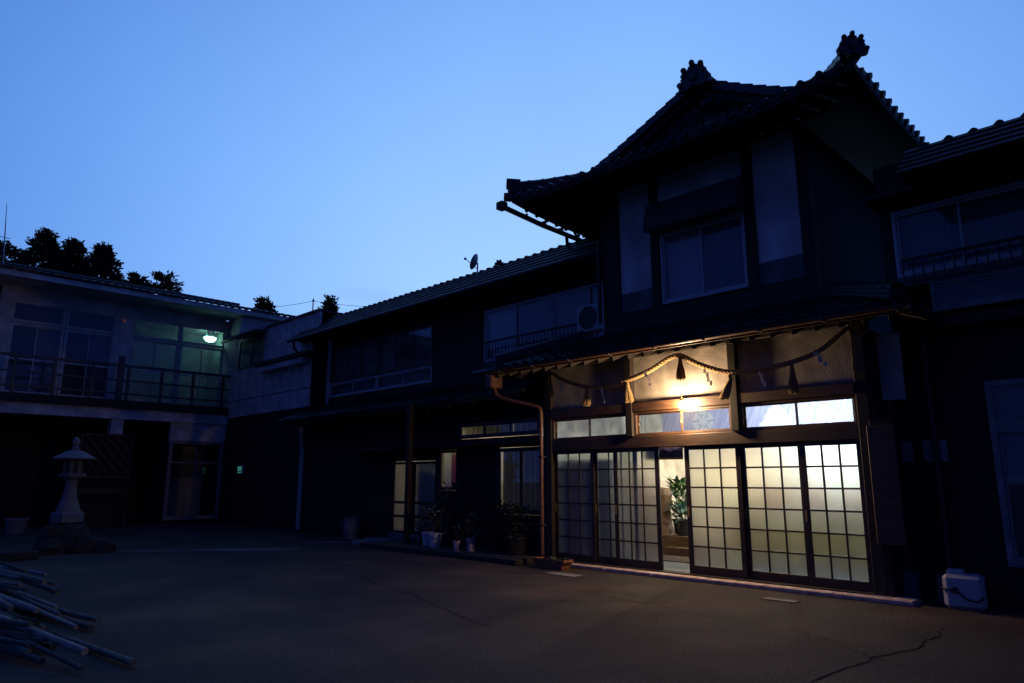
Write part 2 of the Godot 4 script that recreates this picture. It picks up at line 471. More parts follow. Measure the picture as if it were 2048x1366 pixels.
# ---------------------------------------------------------------- materials
func materials() -> void:
	var blotch := noise_tex(3, 0.012, 0.72, 1.0, 5)
	var grain := noise_tex(5, 0.02, 0.55, 1.0, 5)
	var speck := noise_tex(7, 0.16, 0.45, 1.0, 4, FastNoiseLite.TYPE_SIMPLEX_SMOOTH, 512)
	var fine := height_tex(9, 0.12, 4)
	var coarse := height_tex(11, 0.03, 4)
	mk("plaster", lin(0.40, 0.375, 0.33), 0.95, blotch, Vector3.ONE * 0.7, fine, 0.15)
	mk("plaster_white", lin(0.70, 0.69, 0.66), 0.95, blotch, Vector3.ONE * 0.5, fine, 0.15)
	mk("plaster_old", lin(0.70, 0.69, 0.68), 0.95, blotch, Vector3.ONE * 0.35, fine, 0.2)
	mk("dado", lin(0.16, 0.165, 0.17), 0.9, blotch, Vector3.ONE * 0.8, fine, 0.15)
	mk("dark_wood", lin(0.030, 0.021, 0.015), 0.75, grain, Vector3(0.6, 3.0, 3.0), fine, 0.1)
	mk("door_wood", lin(0.035, 0.022, 0.014), 0.5, grain, Vector3(3.0, 0.6, 3.0), fine, 0.05)
	mk("brown_wood", lin(0.10, 0.05, 0.023), 0.55, grain, Vector3(0.5, 5.0, 5.0), fine, 0.06)
	mk("lintel_wood", lin(0.055, 0.030, 0.016), 0.6, grain, Vector3(0.5, 5.0, 5.0), fine, 0.06)
	mk("mid_wood", lin(0.11, 0.06, 0.032), 0.6, grain, Vector3(0.7, 4.0, 4.0), fine, 0.06)
	mk("boards", lin(0.040, 0.029, 0.022), 0.85, grain, Vector3(3.0, 0.5, 3.0), fine, 0.15)
	mk("board_dark", lin(0.04, 0.032, 0.028), 0.85, grain, Vector3(3.0, 0.5, 3.0), fine, 0.15)
	for i in 3:
		mk("tile_%d" % i, lin(0.024 + 0.005 * i, 0.024 + 0.005 * i, 0.026 + 0.005 * i), 0.38 + 0.05 * i, blotch, Vector3.ONE * 2.0)
	mk("skirt_metal", lin(0.085, 0.055, 0.06), 0.8, blotch, Vector3.ONE * 0.8)
	mk("asphalt", lin(0.23, 0.148, 0.085), 0.92, noise_tex(17, 0.11, 0.15, 1.0, 5, FastNoiseLite.TYPE_SIMPLEX_SMOOTH, 2048), Vector3.ONE * 0.12, noise_tex(18, 0.12, 0.0, 1.0, 5, FastNoiseLite.TYPE_SIMPLEX_SMOOTH, 2048), 0.5)
	var dm: StandardMaterial3D = M.asphalt
	dm.detail_enabled = true
	dm.detail_albedo = noise_tex(21, 0.008, 0.3, 1.0, 6, FastNoiseLite.TYPE_SIMPLEX_SMOOTH, 512)
	dm.detail_blend_mode = BaseMaterial3D.BLEND_MODE_MUL
	dm.detail_uv_layer = BaseMaterial3D.DETAIL_UV_1
	mk("tar", lin(0.028, 0.024, 0.020), 1.0)
	M.tar.metallic_specular = 0.05
	mk("concrete", lin(0.34, 0.30, 0.27), 0.9, speck, Vector3.ONE * 1.1, fine, 0.2)
	mk("kerb", lin(0.66, 0.50, 0.42), 0.85, blotch, Vector3.ONE * 1.5, fine, 0.15)
	mk("concrete_grey", lin(0.22, 0.23, 0.24), 0.85, speck, Vector3.ONE * 0.8, fine, 0.15)
	mk("stone", lin(0.32, 0.32, 0.33), 0.95, speck, Vector3.ONE * 2.0, fine, 0.6)
	mk("rock", lin(0.05, 0.052, 0.045), 0.95, speck, Vector3.ONE * 1.2, coarse, 2.0)
	mk("white_paint", lin(0.55, 0.55, 0.56), 0.5, blotch, Vector3.ONE * 1.3)
	mk("grey_paint", lin(0.26, 0.27, 0.28), 0.6, blotch, Vector3.ONE * 1.3)
	mk("aluminium", lin(0.42, 0.43, 0.45), 0.4)
	mk("bronze_frame", lin(0.06, 0.055, 0.05), 0.4)
	mk("pipe_brown", lin(0.15, 0.068, 0.042), 0.45, blotch, Vector3.ONE * 2.0)
	mk("pipe_dark", lin(0.03, 0.028, 0.028), 0.75)
	mk("terracotta", lin(0.30, 0.11, 0.05), 0.8, blotch, Vector3.ONE * 3.0)
	mk("straw", lin(0.62, 0.44, 0.20), 0.9, noise_tex(31, 0.08, 0.55, 1.0), Vector3(9.0, 2.0, 9.0), fine, 0.4)
	mk("straw_painted_shade", lin(0.22, 0.13, 0.05), 0.9, noise_tex(33, 0.08, 0.5, 1.0), Vector3(12.0, 1.5, 12.0), fine, 0.4)  # same straw with backlit shade painted into the colour
	mk("paper", lin(0.74, 0.72, 0.68), 0.9)
	M.paper.backlight_enabled = true; M.paper.backlight = lin(0.5, 0.5, 0.46)
	mk("bark", lin(0.05, 0.035, 0.025), 0.95)
	mk("needles", lin(0.020, 0.034, 0.018), 0.85)
	mk("leaf", lin(0.05, 0.10, 0.035), 0.5)
	mk("leaf_blue", lin(0.07, 0.15, 0.13), 0.45)
	mk("leaf_dark", lin(0.025, 0.04, 0.02), 0.55)
	mk("blossom", lin(0.40, 0.42, 0.36), 0.8)
	mk("earth", lin(0.05, 0.035, 0.025), 0.95, speck, Vector3.ONE * 4.0)
	mk("pot_white", lin(0.50, 0.52, 0.58), 0.45)
	mk("pot_lilac", lin(0.30, 0.28, 0.38), 0.5)
	mk("pot_pink", lin(0.52, 0.42, 0.38), 0.5)
	mk("pot_black", lin(0.015, 0.015, 0.017), 0.35)
	mk("pot_grey", lin(0.12, 0.13, 0.16), 0.6)
	mk("plastic_white", lin(0.36, 0.37, 0.39), 0.55)
	mk("black_rubber", lin(0.01, 0.01, 0.01), 0.6)
	mk("brass", lin(0.30, 0.20, 0.07), 0.35)
	mk("curtain_white", lin(0.50, 0.51, 0.53), 0.95)
	mk("curtain_dim", lin(0.16, 0.17, 0.19), 0.95)
	mk("curtain_dark", lin(0.05, 0.055, 0.06), 0.95)
	mk("curtain_olive", lin(0.22, 0.21, 0.12), 0.95)
	M.curtain_olive.backlight_enabled = true; M.curtain_olive.backlight = lin(0.16, 0.155, 0.10)
	mk("cream_wall", lin(0.60, 0.55, 0.47), 0.95, blotch, Vector3.ONE * 0.6, fine, 0.12)
	mk("hall_floor", lin(0.20, 0.11, 0.055), 0.35, grain, Vector3(0.5, 3.0, 3.0))
	mk("mat_brown", lin(0.10, 0.055, 0.03), 0.95, speck, Vector3.ONE * 5.0, fine, 0.5)
	mk("sofa_green", lin(0.58, 0.54, 0.08), 0.9, fine, Vector3.ONE * 2.0)
	mk("counter_wood", lin(0.26, 0.14, 0.06), 0.5, grain, Vector3(0.6, 4.0, 4.0))
	mk("shelf_wood", lin(0.46, 0.25, 0.10), 0.5, grain, Vector3(0.6, 4.0, 4.0))
	mk("noren_blue", lin(0.030, 0.030, 0.11), 0.95)
	mk("noren_gold", lin(0.40, 0.25, 0.05), 0.9)
	mk("log_pale", lin(0.36, 0.33, 0.29), 0.9, grain, Vector3(0.8, 6.0, 6.0), fine, 0.4)
	mk("log_grey", lin(0.20, 0.18, 0.155), 0.9, grain, Vector3(0.8, 6.0, 6.0), fine, 0.4)
	mk("log_dark", lin(0.10, 0.09, 0.08), 0.9, grain, Vector3(0.8, 6.0, 6.0), fine, 0.4)
	mk("pale_green_wall", lin(0.36, 0.44, 0.40), 0.95, blotch, Vector3.ONE * 0.4)
	for q in [["notice_white", lin(0.66, 0.68, 0.66)], ["notice_pink", lin(0.42, 0.22, 0.26)]]:
		mk(q[0], q[1], 0.9)
		M[q[0]].backlight_enabled = true; M[q[0]].backlight = q[1]
	mk("wire", lin(0.02, 0.02, 0.02), 0.6)
	mk("galvanised", lin(0.22, 0.23, 0.24), 0.45)
	glass("dark_glass", lin(0.12, 0.13, 0.14), 0.12, 0.04)
	glass("clear_glass", lin(0.25, 0.27, 0.28), 0.01, 0.02)
	glass("frost_thin", lin(0.5, 0.56, 0.54), 0.35, 0.24)
	for i in 3:   # panes rolled at different times
		var f := mk("frosted_%d" % i, Color(0.97 - 0.02 * i, 0.98 - 0.01 * i, 0.98 - 0.03 * i, 0.04), 0.30 + 0.045 * i)
		f.refraction_enabled = true
		f.refraction_scale = 0.05
		f.heightmap_enabled = true
		f.heightmap_texture = fine
		f.heightmap_scale = 0.05 + 0.05 * i
		f.uv1_triplanar = true; f.uv1_world_triplanar = true; f.uv1_scale = Vector3.ONE * (3.4 - 0.5 * i)

func lamp_mat(called: String, col: Color, energy: float) -> StandardMaterial3D:
	var m := mk(called, col, 0.4)
	m.emission_enabled = true
	m.emission = col
	m.emission_energy_multiplier = energy
	return m

func omni(parent: Node3D, at: Vector3, col: Color, energy: float, size: float) -> void:
	var l := OmniLight3D.new()
	l.name = "lamp_light"
	l.light_color = col; l.light_energy = energy; l.light_size = size
	l.omni_range = 30.0; l.omni_attenuation = 2.0; l.shadow_enabled = true
	parent.add_child(l, true)
	l.global_position = at

func area(parent: Node3D, xf: Transform3D, size: Vector2, col: Color, energy: float) -> void:
	var l := AreaLight3D.new()
	l.name = "tube_light"
	l.light_color = col; l.light_energy = energy; l.area_size = size
	l.area_normalize_energy = true; l.area_range = 20.0; l.area_attenuation = 2.0; l.shadow_enabled = true
	parent.add_child(l, true)
	l.global_transform = xf

# ---------------------------------------------------------------- sky
func dusk_sky() -> Sky:
	var w := 1024; var h := 512
	var im := Image.create(w, h, false, Image.FORMAT_RGBF)
	var glow := Vector3(-0.6285, 0.0523, -0.7761).normalized()    # where the sun went down
	var n := FastNoiseLite.new()
	n.seed = 4; n.frequency = 1.6; n.fractal_octaves = 4
	for j in h:
		var th := PI * (j + 0.5) / h
		for i in w:
			var ph := TAU * (i + 0.5) / w
			var d := Vector3(sin(ph) * sin(th), cos(th), -cos(ph) * sin(th))
			var a := acos(clampf(d.dot(glow), -1.0, 1.0))
			var q := a * a / (1.0 + 0.15 * a * a)
			var c := Color(0.42 * exp(-2.15 * q) + 0.012, 0.71 * exp(-1.41 * q) + 0.012, 1.24 * exp(-0.74 * q) + 0.012)
			var k := 1.0 + 0.06 * n.get_noise_3dv(d * 1.2)
			var cl := d - Vector3(-0.8110, 0.2552, -0.5265)   # a wisp of cloud above the far roof
			k *= 1.0 - 0.16 * exp(-(cl.x * cl.x + cl.z * cl.z) / 0.0011 - cl.y * cl.y / 0.00009) * (0.75 + 0.5 * n.get_noise_3dv(d * 14.0))
			im.set_pixel(i, j, Color(c.r * k, c.g * k, c.b * k))
	var m := PanoramaSkyMaterial.new()
	m.panorama = ImageTexture.create_from_image(im)
	var s := Sky.new()
	s.sky_material = m
	return s

func _ready() -> void:
	rng.seed = 12
	# camera
	var cam := Camera3D.new()
	cam.name = "camera"
	add_child(cam)
	var yaw := deg_to_rad(44.7); var pitch := deg_to_rad(11.262)
	var fw := Vector3(-cos(yaw) * cos(pitch), sin(pitch), -sin(yaw) * cos(pitch))
	cam.look_at_from_position(Vector3(0, 1.5, 0), Vector3(0, 1.5, 0) + fw)
	cam.fov = rad_to_deg(2.0 * atan(683.0 / 1391.0))
	cam.near = 0.05; cam.far = 900.0
	cam.current = true
	# sky and exposure
	var env := Environment.new()
	env.background_mode = Environment.BG_SKY
	env.sky = dusk_sky()
	env.ambient_light_source = Environment.AMBIENT_SOURCE_SKY
	env.tonemap_mode = Environment.TONE_MAPPER_LINEAR
	env.tonemap_exposure = 1.0
	env.sdfgi_enabled = true; env.ssao_enabled = true; env.ssil_enabled = true
	var we := WorldEnvironment.new()
	we.environment = env
	add_child(we)
	materials()
	make_tiles()
	yard()
	entrance_building()
	entrance_hall()
	east_wing()
	west_wing()
	balcony_block()
	annex()
	entrance_lamp()
	rope()
	planter_and_pots()
	small_things()
	stone_lantern()
	timber_pile()
	trees_and_masts()

# ---------------------------------------------------------------- the yard
func strip(pts: Array, widths: Array, y: float) -> Mesh:   # a ragged flat strip on the ground
	var st := begin()
	for i in pts.size() - 1:
		var d: Vector2 = (pts[i + 1] - pts[i]).normalized()
		var n := Vector2(-d.y, d.x)
		var a: Vector2 = pts[i] - n * widths[i]; var b: Vector2 = pts[i] + n * widths[i]
		var c: Vector2 = pts[i + 1] + n * widths[i + 1]; var e: Vector2 = pts[i + 1] - n * widths[i + 1]
		quad(st, Vector3(a.x, y, a.y), Vector3(b.x, y, b.y), Vector3(c.x, y, c.y), Vector3(e.x, y, e.y), Vector3.UP)
	return st.commit()

func crack(from: Vector2, to: Vector2, wander: float, width: float) -> void:
	var pts := []; var ws := []
	var n := int(from.distance_to(to) / 0.09)
	var off := 0.0
	var d := (to - from).normalized()
	for i in n + 1:
		off += rng.randf_range(-wander, wander)
		off *= 0.96
		pts.append(from.lerp(to, float(i) / n) + Vector2(-d.y, d.x) * off)
		ws.append(width * rng.randf_range(0.35, 1.2))
	var o := part(get_node("ground"), "crack", strip(pts, ws, 0.004), M.tar)
	o.position.y = 0.0

func yard() -> void:
	var st := begin()
	quad(st, Vector3(-400, 0, -400), Vector3(400, 0, -400), Vector3(400, 0, 400), Vector3(-400, 0, 400), Vector3.UP)
	structure("ground", st.commit(), M.asphalt)
	crack(Vector2(-2.26, -8.5), Vector2(-2.4, -4.6), 0.04, 0.012)
	crack(Vector2(-4.2, -8.6), Vector2(-6.2, -6.9), 0.03, 0.009)
	crack(Vector2(-6.2, -7.6), Vector2(-3.1, -7.2), 0.03, 0.008)
	crack(Vector2(-5.2, -6.7), Vector2(-4.4, -7.4), 0.03, 0.007)
	# grit and small stones lying about the yard
	var peb := begin()
	for i in 420:
		var p := Vector3(rng.randf_range(-14.0, 0.5), 0.0, rng.randf_range(-9.3, -3.0))
		var q := rng.randf_range(0.004, 0.013)
		var tip := p + Vector3(rng.randf_range(-0.3, 0.3) * q, q * 0.9, 0)
		var ring := []
		for k in 5: ring.append(p + Vector3(cos(k * 1.257 + i) * q, 0.0, sin(k * 1.257 + i) * q * rng.randf_range(0.6, 1.1)))
		for k in 5: tri(peb, ring[k], ring[(k + 1) % 5], tip, ring[k] - p + Vector3.UP * q)
	var grit := part(get_node("ground"), "grit", peb.commit(), M.stone)
	grit.set_meta("kind", "stuff")
	crack(Vector2(-9.8, -6.4), Vector2(-5.6, -5.2), 0.03, 0.007)
	crack(Vector2(-3.4, -7.4), Vector2(-1.2, -6.0), 0.03, 0.006)
	# concrete threshold along the entrance: cast in lengths
	var step := sbx("entrance_step", Vector3(-8.5, -0.05, -9.98), Vector3(-2.85, 0.02, -9.66), M.concrete, 0.01)
	for k in 6:
		bx(step, "kerb_stone", Vector3(-8.48 + 0.935 * k, 0.0, -9.99), Vector3(-8.48 + 0.935 * k + 0.925, 0.062, -9.64), M.kerb, 0.012)
	# covers and worn patches of concrete in the asphalt
	for a in [[Vector3(-4.42, 0.004, -9.02), Vector3(-3.98, 0.014, -8.86)], [Vector3(-8.05, 0.004, -8.95), Vector3(-7.45, 0.014, -8.7)]]:
		bx(get_node("ground"), "drain_cover", a[0], a[1], M.concrete, 0.003)
	for q in [[-16.6, -5.3, 1.5, 0.12], [-15.4, -7.0, 1.3, 0.3], [-15.6, -9.3, 0.9, 0.2]]:
		var pts := []; var ws := []
		for i in 9:
			pts.append(Vector2(q[0] + q[2] * 0.62 * (i / 4.0 - 1.0), q[1] - q[2] * 0.68 * (i / 4.0 - 1.0)))
			ws.append(q[3] * sin(PI * (i + 0.6) / 9.2) * rng.randf_range(0.7, 1.1))
		part(get_node("ground"), "concrete_patch", strip(pts, ws, 0.004), M.concrete_grey)

# ---------------------------------------------------------------- entrance building
const EX0 := -9.25
const EX1 := -2.75
const EZ := -9.15
const EY := 6.88
func irimoya_h(d: float) -> float:
	return 0.27 * d + 0.028 * d * d
func irimoya_y(x: float, z: float, front: bool) -> float:
	var d := minf(x - EX0, (EX1 - x) * 1.321)
	if front: d = minf(d, EZ - z)
	d = maxf(d, -0.2)
	var c := 0.0
	for cx in [EX0, EX1]:
		c = maxf(c, pow(maxf(0.0, 1.0 - Vector2(x - cx, z - EZ).length() / 1.9), 2.0) * 0.13)
	return EY + irimoya_h(d) + c

func entrance_building() -> void:
	var t := thing("inn_entrance_building", "two-storey entrance building with hipped gable tile roof and lit lattice doors", "building", Vector3(-6.1, 0, -9.9))
	var W: Material = M.dark_wood
	# ground floor frame
	for x in [-8.95, -3.29]:
		bx(t, "post", Vector3(x - 0.08, 0.06, -9.98), Vector3(x + 0.08, 3.75, -9.82), W, 0.01)
		bx(t, "post_base", Vector3(x - 0.13, 0.0, -10.03), Vector3(x + 0.13, 0.07, -9.77), M.stone, 0.02)
	for x in [-7.06, -5.12]:
		bx(t, "upper_post", Vector3(x - 0.065, 2.225, -9.965), Vector3(x + 0.065, 3.75, -9.79), W, 0.008)
	bx(t, "sill_track", Vector3(-8.87, 0.062, -10.0), Vector3(-3.37, 0.08, -9.8), W, 0.003)
	bx(t, "lintel", Vector3(-8.87, 2.03, -10.0), Vector3(-3.37, 2.222, -9.835), M.lintel_wood, 0.008)
	for b in [[-8.87, -7.125], [-6.995, -5.185], [-5.055, -3.37]]:
		bx(t, "tie_beam", Vector3(b[0], 2.635, -9.975), Vector3(b[1], 2.79, -9.80), M.brown_wood, 0.008)
		bx(t, "plaster_panel", Vector3(b[0], 2.79, -9.95), Vector3(b[1], 3.58, -9.89), M.plaster, 0.002)
		# transom lights: a frame with two sashes
		var w: float = b[1] - b[0]
		var st := begin()
		add_box(st, Vector3(0, 0, -0.05), Vector3(w, 0.035, 0.05), 0.003)
		add_box(st, Vector3(0, 0.378, -0.05), Vector3(w, 0.413, 0.05), 0.003)
		add_box(st, Vector3(0, 0.035, -0.05), Vector3(0.04, 0.378, 0.05), 0.003)
		add_box(st, Vector3(w - 0.04, 0.035, -0.05), Vector3(w, 0.378, 0.05), 0.003)
		var f := part(t, "transom_window", st.commit(), M.brown_wood, face_z(Vector3(b[0], 2.222, -9.9)))
		for k in 2:
			var x0: float = b[0] + 0.04 + k * (w / 2 - 0.05); var x1: float = x0 + w / 2 - 0.03
			var zz := -9.885 if k == 1 else -9.915
			var ss := begin()
			add_box(ss, Vector3(x0, 2.257, zz - 0.01), Vector3(x0 + 0.028, 2.6, zz + 0.01), 0.002)
			add_box(ss, Vector3(x1 - 0.028, 2.257, zz - 0.01), Vector3(x1, 2.6, zz + 0.01), 0.002)
			add_box(ss, Vector3(x0 + 0.028, 2.257, zz - 0.01), Vector3(x1 - 0.028, 2.277, zz + 0.01), 0.002)
			add_box(ss, Vector3(x0 + 0.028, 2.58, zz - 0.01), Vector3(x1 - 0.028, 2.6, zz + 0.01), 0.002)
			part(f, "sash", ss.commit(), M.brown_wood)
			bx(f, "pane", Vector3(x0 + 0.028, 2.277, zz - 0.002), Vector3(x1 - 0.028, 2.58, zz + 0.002), M.clear_glass, 0.0005)
			bx(f, "latch", Vector3(x0 + 0.004, 2.41, zz + 0.01), Vector3(x0 + 0.024, 2.45, zz + 0.024), M.brass, 0.003)
	bx(t, "eaves_beam", Vector3(-8.87, 3.58, -9.99), Vector3(-3.37, 3.76, -9.81), W, 0.008)
	# six lattice doors; the third stands slid back behind the second
	for d in [[-8.87, -7.93, -9.915], [-7.96, -7.03, -9.95], [-7.5, -6.57, -9.915], [-6.08, -5.12, -9.915], [-5.14, -4.18, -9.95], [-4.22, -3.37, -9.915]]:
		lattice_door(t, d[0], d[1], 0.08, 2.03, d[2])
	# pent roof over the entrance
	var px0 := -9.7; var px1 := -2.4; var pz := -8.95; var py := 3.56
	var pent := func(x, z): return py + 0.42 * minf(minf(pz - z, x - px0), px1 - x)
	var deck := begin()
	for i in 24:
		for j in 6:
			var x0 := px0 + (px1 - px0) * i / 24.0; var x1 := px0 + (px1 - px0) * (i + 1) / 24.0
			var z0 := pz - 1.4 * j / 6.0; var z1 := pz - 1.4 * (j + 1) / 6.0
			for s in [0.0, -0.07]:
				quad(deck, Vector3(x0, pent.call(x0, z0) + s, z0), Vector3(x1, pent.call(x1, z0) + s, z0), Vector3(x1, pent.call(x1, z1) + s, z1), Vector3(x0, pent.call(x0, z1) + s, z1), Vector3(0, 1 if s == 0.0 else -1, 0))
	for s in [[px0, pz, px1, pz], [px0, pz, px0, pz - 1.4], [px1, pz, px1, pz - 1.4]]:
		quad(deck, Vector3(s[0], py, s[1]), Vector3(s[2], py, s[3]), Vector3(s[2], py - 0.07, s[3]), Vector3(s[0], py - 0.07, s[1]), Vector3(0, 0, 1))
	var pr := part(t, "pent_roof", deck.commit(), M.boards)
	lay_tiles(pr, func(u, v): return Vector3(px0 + u, pent.call(px0 + u, pz - v), pz - v), 7.3, 1.36, 0.92, func(u, v): return u > v - 0.1 and 7.3 - u > v - 0.1, 4)
	lay_tiles(pr, func(u, v): return Vector3(px0 + v, pent.call(px0 + v, pz - u), pz - u), 1.7, 1.36, 0.92, func(u, v): return v < u - 0.1, 3)
	lay_tiles(pr, func(u, v): return Vector3(px1 - v, pent.call(px1 - v, pz - u), pz - u), 1.7, 1.36, 0.92, func(u, v): return v < u - 0.1, 3)
	ridge(pr, [Vector3(px0 + 0.1, py + 0.1, pz - 0.1), Vector3(px0 + 1.3, py + 0.58, pz - 1.3)], 2, 0.16)
	ridge(pr, [Vector3(px1 - 0.1, py + 0.1, pz - 0.1), Vector3(px1 - 1.3, py + 0.58, pz - 1.3)], 2, 0.16)
	for k in 24:   # rafters
		var x := -9.5 + k * 0.3
		bar(pr, "rafter", Vector3(x, py - 0.13, pz - 0.06), Vector3(x, py - 0.13 + 0.42 * 0.9, pz - 0.96), 0.055, 0.07, M.dark_wood)
	bx(pr, "eaves_board", Vector3(px0 + 0.02, py - 0.1, pz - 0.03), Vector3(px1 - 0.02, py - 0.01, pz + 0.005), M.mid_wood)
	# gutter and brown downpipe
	var gut := begin()
	for k in 8:
		var a0 := PI + PI * k / 8.0; var a1 := PI + PI * (k + 1) / 8.0
		for r in [0.055, 0.05]:
			quad(gut, Vector3(px0 - 0.05, sin(a0) * r, cos(a0) * r), Vector3(px1 + 0.05, sin(a0) * r, cos(a0) * r), Vector3(px1 + 0.05, sin(a1) * r, cos(a1) * r), Vector3(px0 - 0.05, sin(a1) * r, cos(a1) * r), Vector3(0, sin(a0), cos(a0)) * (1.0 if r > 0.052 else -1.0))
	var gt := part(t, "gutter", gut.commit(), M.pipe_brown, face_z(Vector3(0, py - 0.03, pz + 0.075)))
	for k in 9:
		bx(gt, "gutter_hanger", Vector3(-9.3 + 0.85 * k, py - 0.09, pz + 0.01), Vector3(-9.27 + 0.85 * k, py + 0.0, pz + 0.135), M.pipe_dark, 0.002)
	bx(t, "rain_hopper", Vector3(-9.74, 3.22, -9.22), Vector3(-9.56, 3.46, -8.9), M.pipe_brown, 0.02)
	tube(t, "downpipe", [Vector3(-9.65, 3.24, -9.06), Vector3(-9.62, 3.1, -9.1), Vector3(-9.5, 3.02, -9.15), Vector3(-8.86, 2.84, -9.39), Vector3(-8.78, 2.8, -9.41), Vector3(-8.76, 2.72, -9.42), Vector3(-8.76, 0.2, -9.42)], 0.04, M.pipe_brown, 10)
	for y in [0.7, 1.9]:
		bx(t, "pipe_clip", Vector3(-8.82, y, -9.47), Vector3(-8.7, y + 0.03, -9.37), M.pipe_dark, 0.003)
	bx(t, "side_wall", Vector3(-9.1, 0.0, -10.64), Vector3(-9.03, 3.5, -9.83), M.boards)
	bx(t, "side_wall", Vector3(-3.21, 0.0, -10.39), Vector3(-3.14, 3.5, -9.83), M.boards)
	# upper floor, set back
	var z := -10.3
	bx(t, "floor_beam", Vector3(-7.9, 3.95, z - 0.16), Vector3(-3.9, 4.5, z + 0.03), W, 0.008)
	for p in [[-7.9, -7.5], [-6.8, -6.63], [-4.98, -4.8], [-4.08, -3.9]]:
		bx(t, "upper_post", Vector3(p[0], 4.5, z - 0.15), Vector3(p[1], 6.95, z + 0.04), W, 0.008)
	for p in [[-7.5, -6.8], [-4.8, -4.08]]:
		bx(t, "plaster_panel", Vector3(p[0], 4.89, z - 0.05), Vector3(p[1], 6.95, z), M.plaster_old, 0.002)
		bx(t, "dado_panel", Vector3(p[0], 4.52, z - 0.05), Vector3(p[1], 4.885, z + 0.006), M.dado, 0.002)
	bx(t, "plaster_panel", Vector3(-6.63, 5.85, z - 0.05), Vector3(-4.98, 6.95, z), M.plaster_old, 0.002)
	window(t, face_z(Vector3(-6.61, 4.54, z)), 1.62, 1.3, 2, M.aluminium, [M.curtain_white, M.curtain_dim], 0.045)
	var hood := begin()
	var prof := PackedVector2Array([Vector2(0.0, 5.86), Vector2(0.42, 5.8), Vector2(0.42, 5.9), Vector2(0.3, 6.32), Vector2(0.0, 6.42)])
	add_extruded(hood, prof, 1.76, Transform3D(Basis(Vector3(0, 0, 1), Vector3(0, 1, 0), Vector3(-1, 0, 0)), Vector3(-5.8, 0, z + 0.005)))
	part(t, "window_hood", hood.commit(), M.skirt_metal)
	for x in [[-7.9, -7.82], [-3.98, -3.9]]:
		bx(t, "side_wall", Vector3(x[0], 3.9, -15.2), Vector3(x[1], 6.95, z - 0.16), M.boards)
	bx(t, "rear_wall", Vector3(-9.0, 0.0, -15.3), Vector3(-3.2, 7.0, -15.21), M.boards)
	# main roof
	var rd := begin()
	var gz := -10.0
	var nx := 40
	for part_ in [[EZ, gz - 0.1, 8, true], [gz, -15.5, 20, false]]:
		for i in nx:
			for j in part_[2]:
				var x0 := EX0 + (EX1 - EX0) * i / float(nx); var x1 := EX0 + (EX1 - EX0) * (i + 1) / float(nx)
				var z0: float = lerpf(part_[0], part_[1], float(j) / part_[2]); var z1: float = lerpf(part_[0], part_[1], float(j + 1) / part_[2])
				for s in [0.0, -0.11]:
					var f: bool = part_[3]
					quad(rd, Vector3(x0, irimoya_y(x0, z0, f) + s, z0), Vector3(x1, irimoya_y(x1, z0, f) + s, z0), Vector3(x1, irimoya_y(x1, z1, f) + s, z1), Vector3(x0, irimoya_y(x0, z1, f) + s, z1), Vector3(0, 1 if s == 0.0 else -1, 0))
				if j == 0:
					quad(rd, Vector3(x0, irimoya_y(x0, z0, part_[3]), z0), Vector3(x1, irimoya_y(x1, z0, part_[3]), z0), Vector3(x1, irimoya_y(x1, z0, part_[3]) - 0.11, z0), Vector3(x0, irimoya_y(x0, z0, part_[3]) - 0.11, z0), Vector3(0, 0, 1))
	for x in [EX0, EX1]:
		for j in 30:
			var z0 := EZ - 6.35 * j / 30.0; var z1 := EZ - 6.35 * (j + 1) / 30.0
			quad(rd, Vector3(x, irimoya_y(x, z0, true), z0), Vector3(x, irimoya_y(x, z1, true), z1), Vector3(x, irimoya_y(x, z1, true) - 0.11, z1), Vector3(x, irimoya_y(x, z0, true) - 0.11, z0), Vector3(signf(x + 6.0), 0, 0))
	var rf := part(t, "roof", rd.commit(), M.boards)
	# gable wall and barge boards
	var gp := PackedVector2Array()
	for i in 21:
		var x := lerpf(-8.3, -3.5, i / 20.0)
		gp.append(Vector2(x, irimoya_y(x, -12.5, false) - 0.08))
	gp.append(Vector2(-3.5, 7.0)); gp.append(Vector2(-8.3, 7.0))
	var gm := begin()
	add_extruded(gm, gp, 0.08, face_z(Vector3(0, 0, -10.22)))
	part(rf, "gable_wall", gm.commit(), M.board_dark)
	for k in 14:
		var x0 := lerpf(-8.35, -5.55, k / 14.0); var x1 := lerpf(-8.35, -5.55, (k + 1) / 14.0)
		bar(rf, "barge_board", Vector3(x0, irimoya_y(x0, -12.5, false) - 0.1, gz - 0.03), Vector3(x1, irimoya_y(x1, -12.5, false) - 0.1, gz - 0.03), 0.05, 0.2, W)
		var y0 := lerpf(-3.4, -5.55, k / 14.0); var y1 := lerpf(-3.4, -5.55, (k + 1) / 14.0)
		bar(rf, "barge_board", Vector3(y0, irimoya_y(y0, -12.5, false) - 0.1, gz - 0.03), Vector3(y1, irimoya_y(y1, -12.5, false) - 0.1, gz - 0.03), 0.05, 0.2, W)
	lay_tiles(rf, func(u, v): return Vector3(EX0 + u, irimoya_y(EX0 + u, EZ - v, true), EZ - v), 6.5, 0.85, 0.95, func(u, v): return u > v and (6.5 - u) * 1.321 > v, 4)
	lay_tiles(rf, func(u, v): return Vector3(EX0 + v, irimoya_y(EX0 + v, EZ - u, u < 0.8), EZ - u), 6.3, 3.65, 0.93, func(u, v): return v < 3.62 and (u > 0.85 or v < u), 2)
	lay_tiles(rf, func(u, v): return Vector3(EX1 - v, irimoya_y(EX1 - v, EZ - u, u < 0.8), EZ - u), 6.3, 2.75, 0.9, func(u, v): return v < 2.72 and (u > 0.85 or v * 1.321 < u), 2)
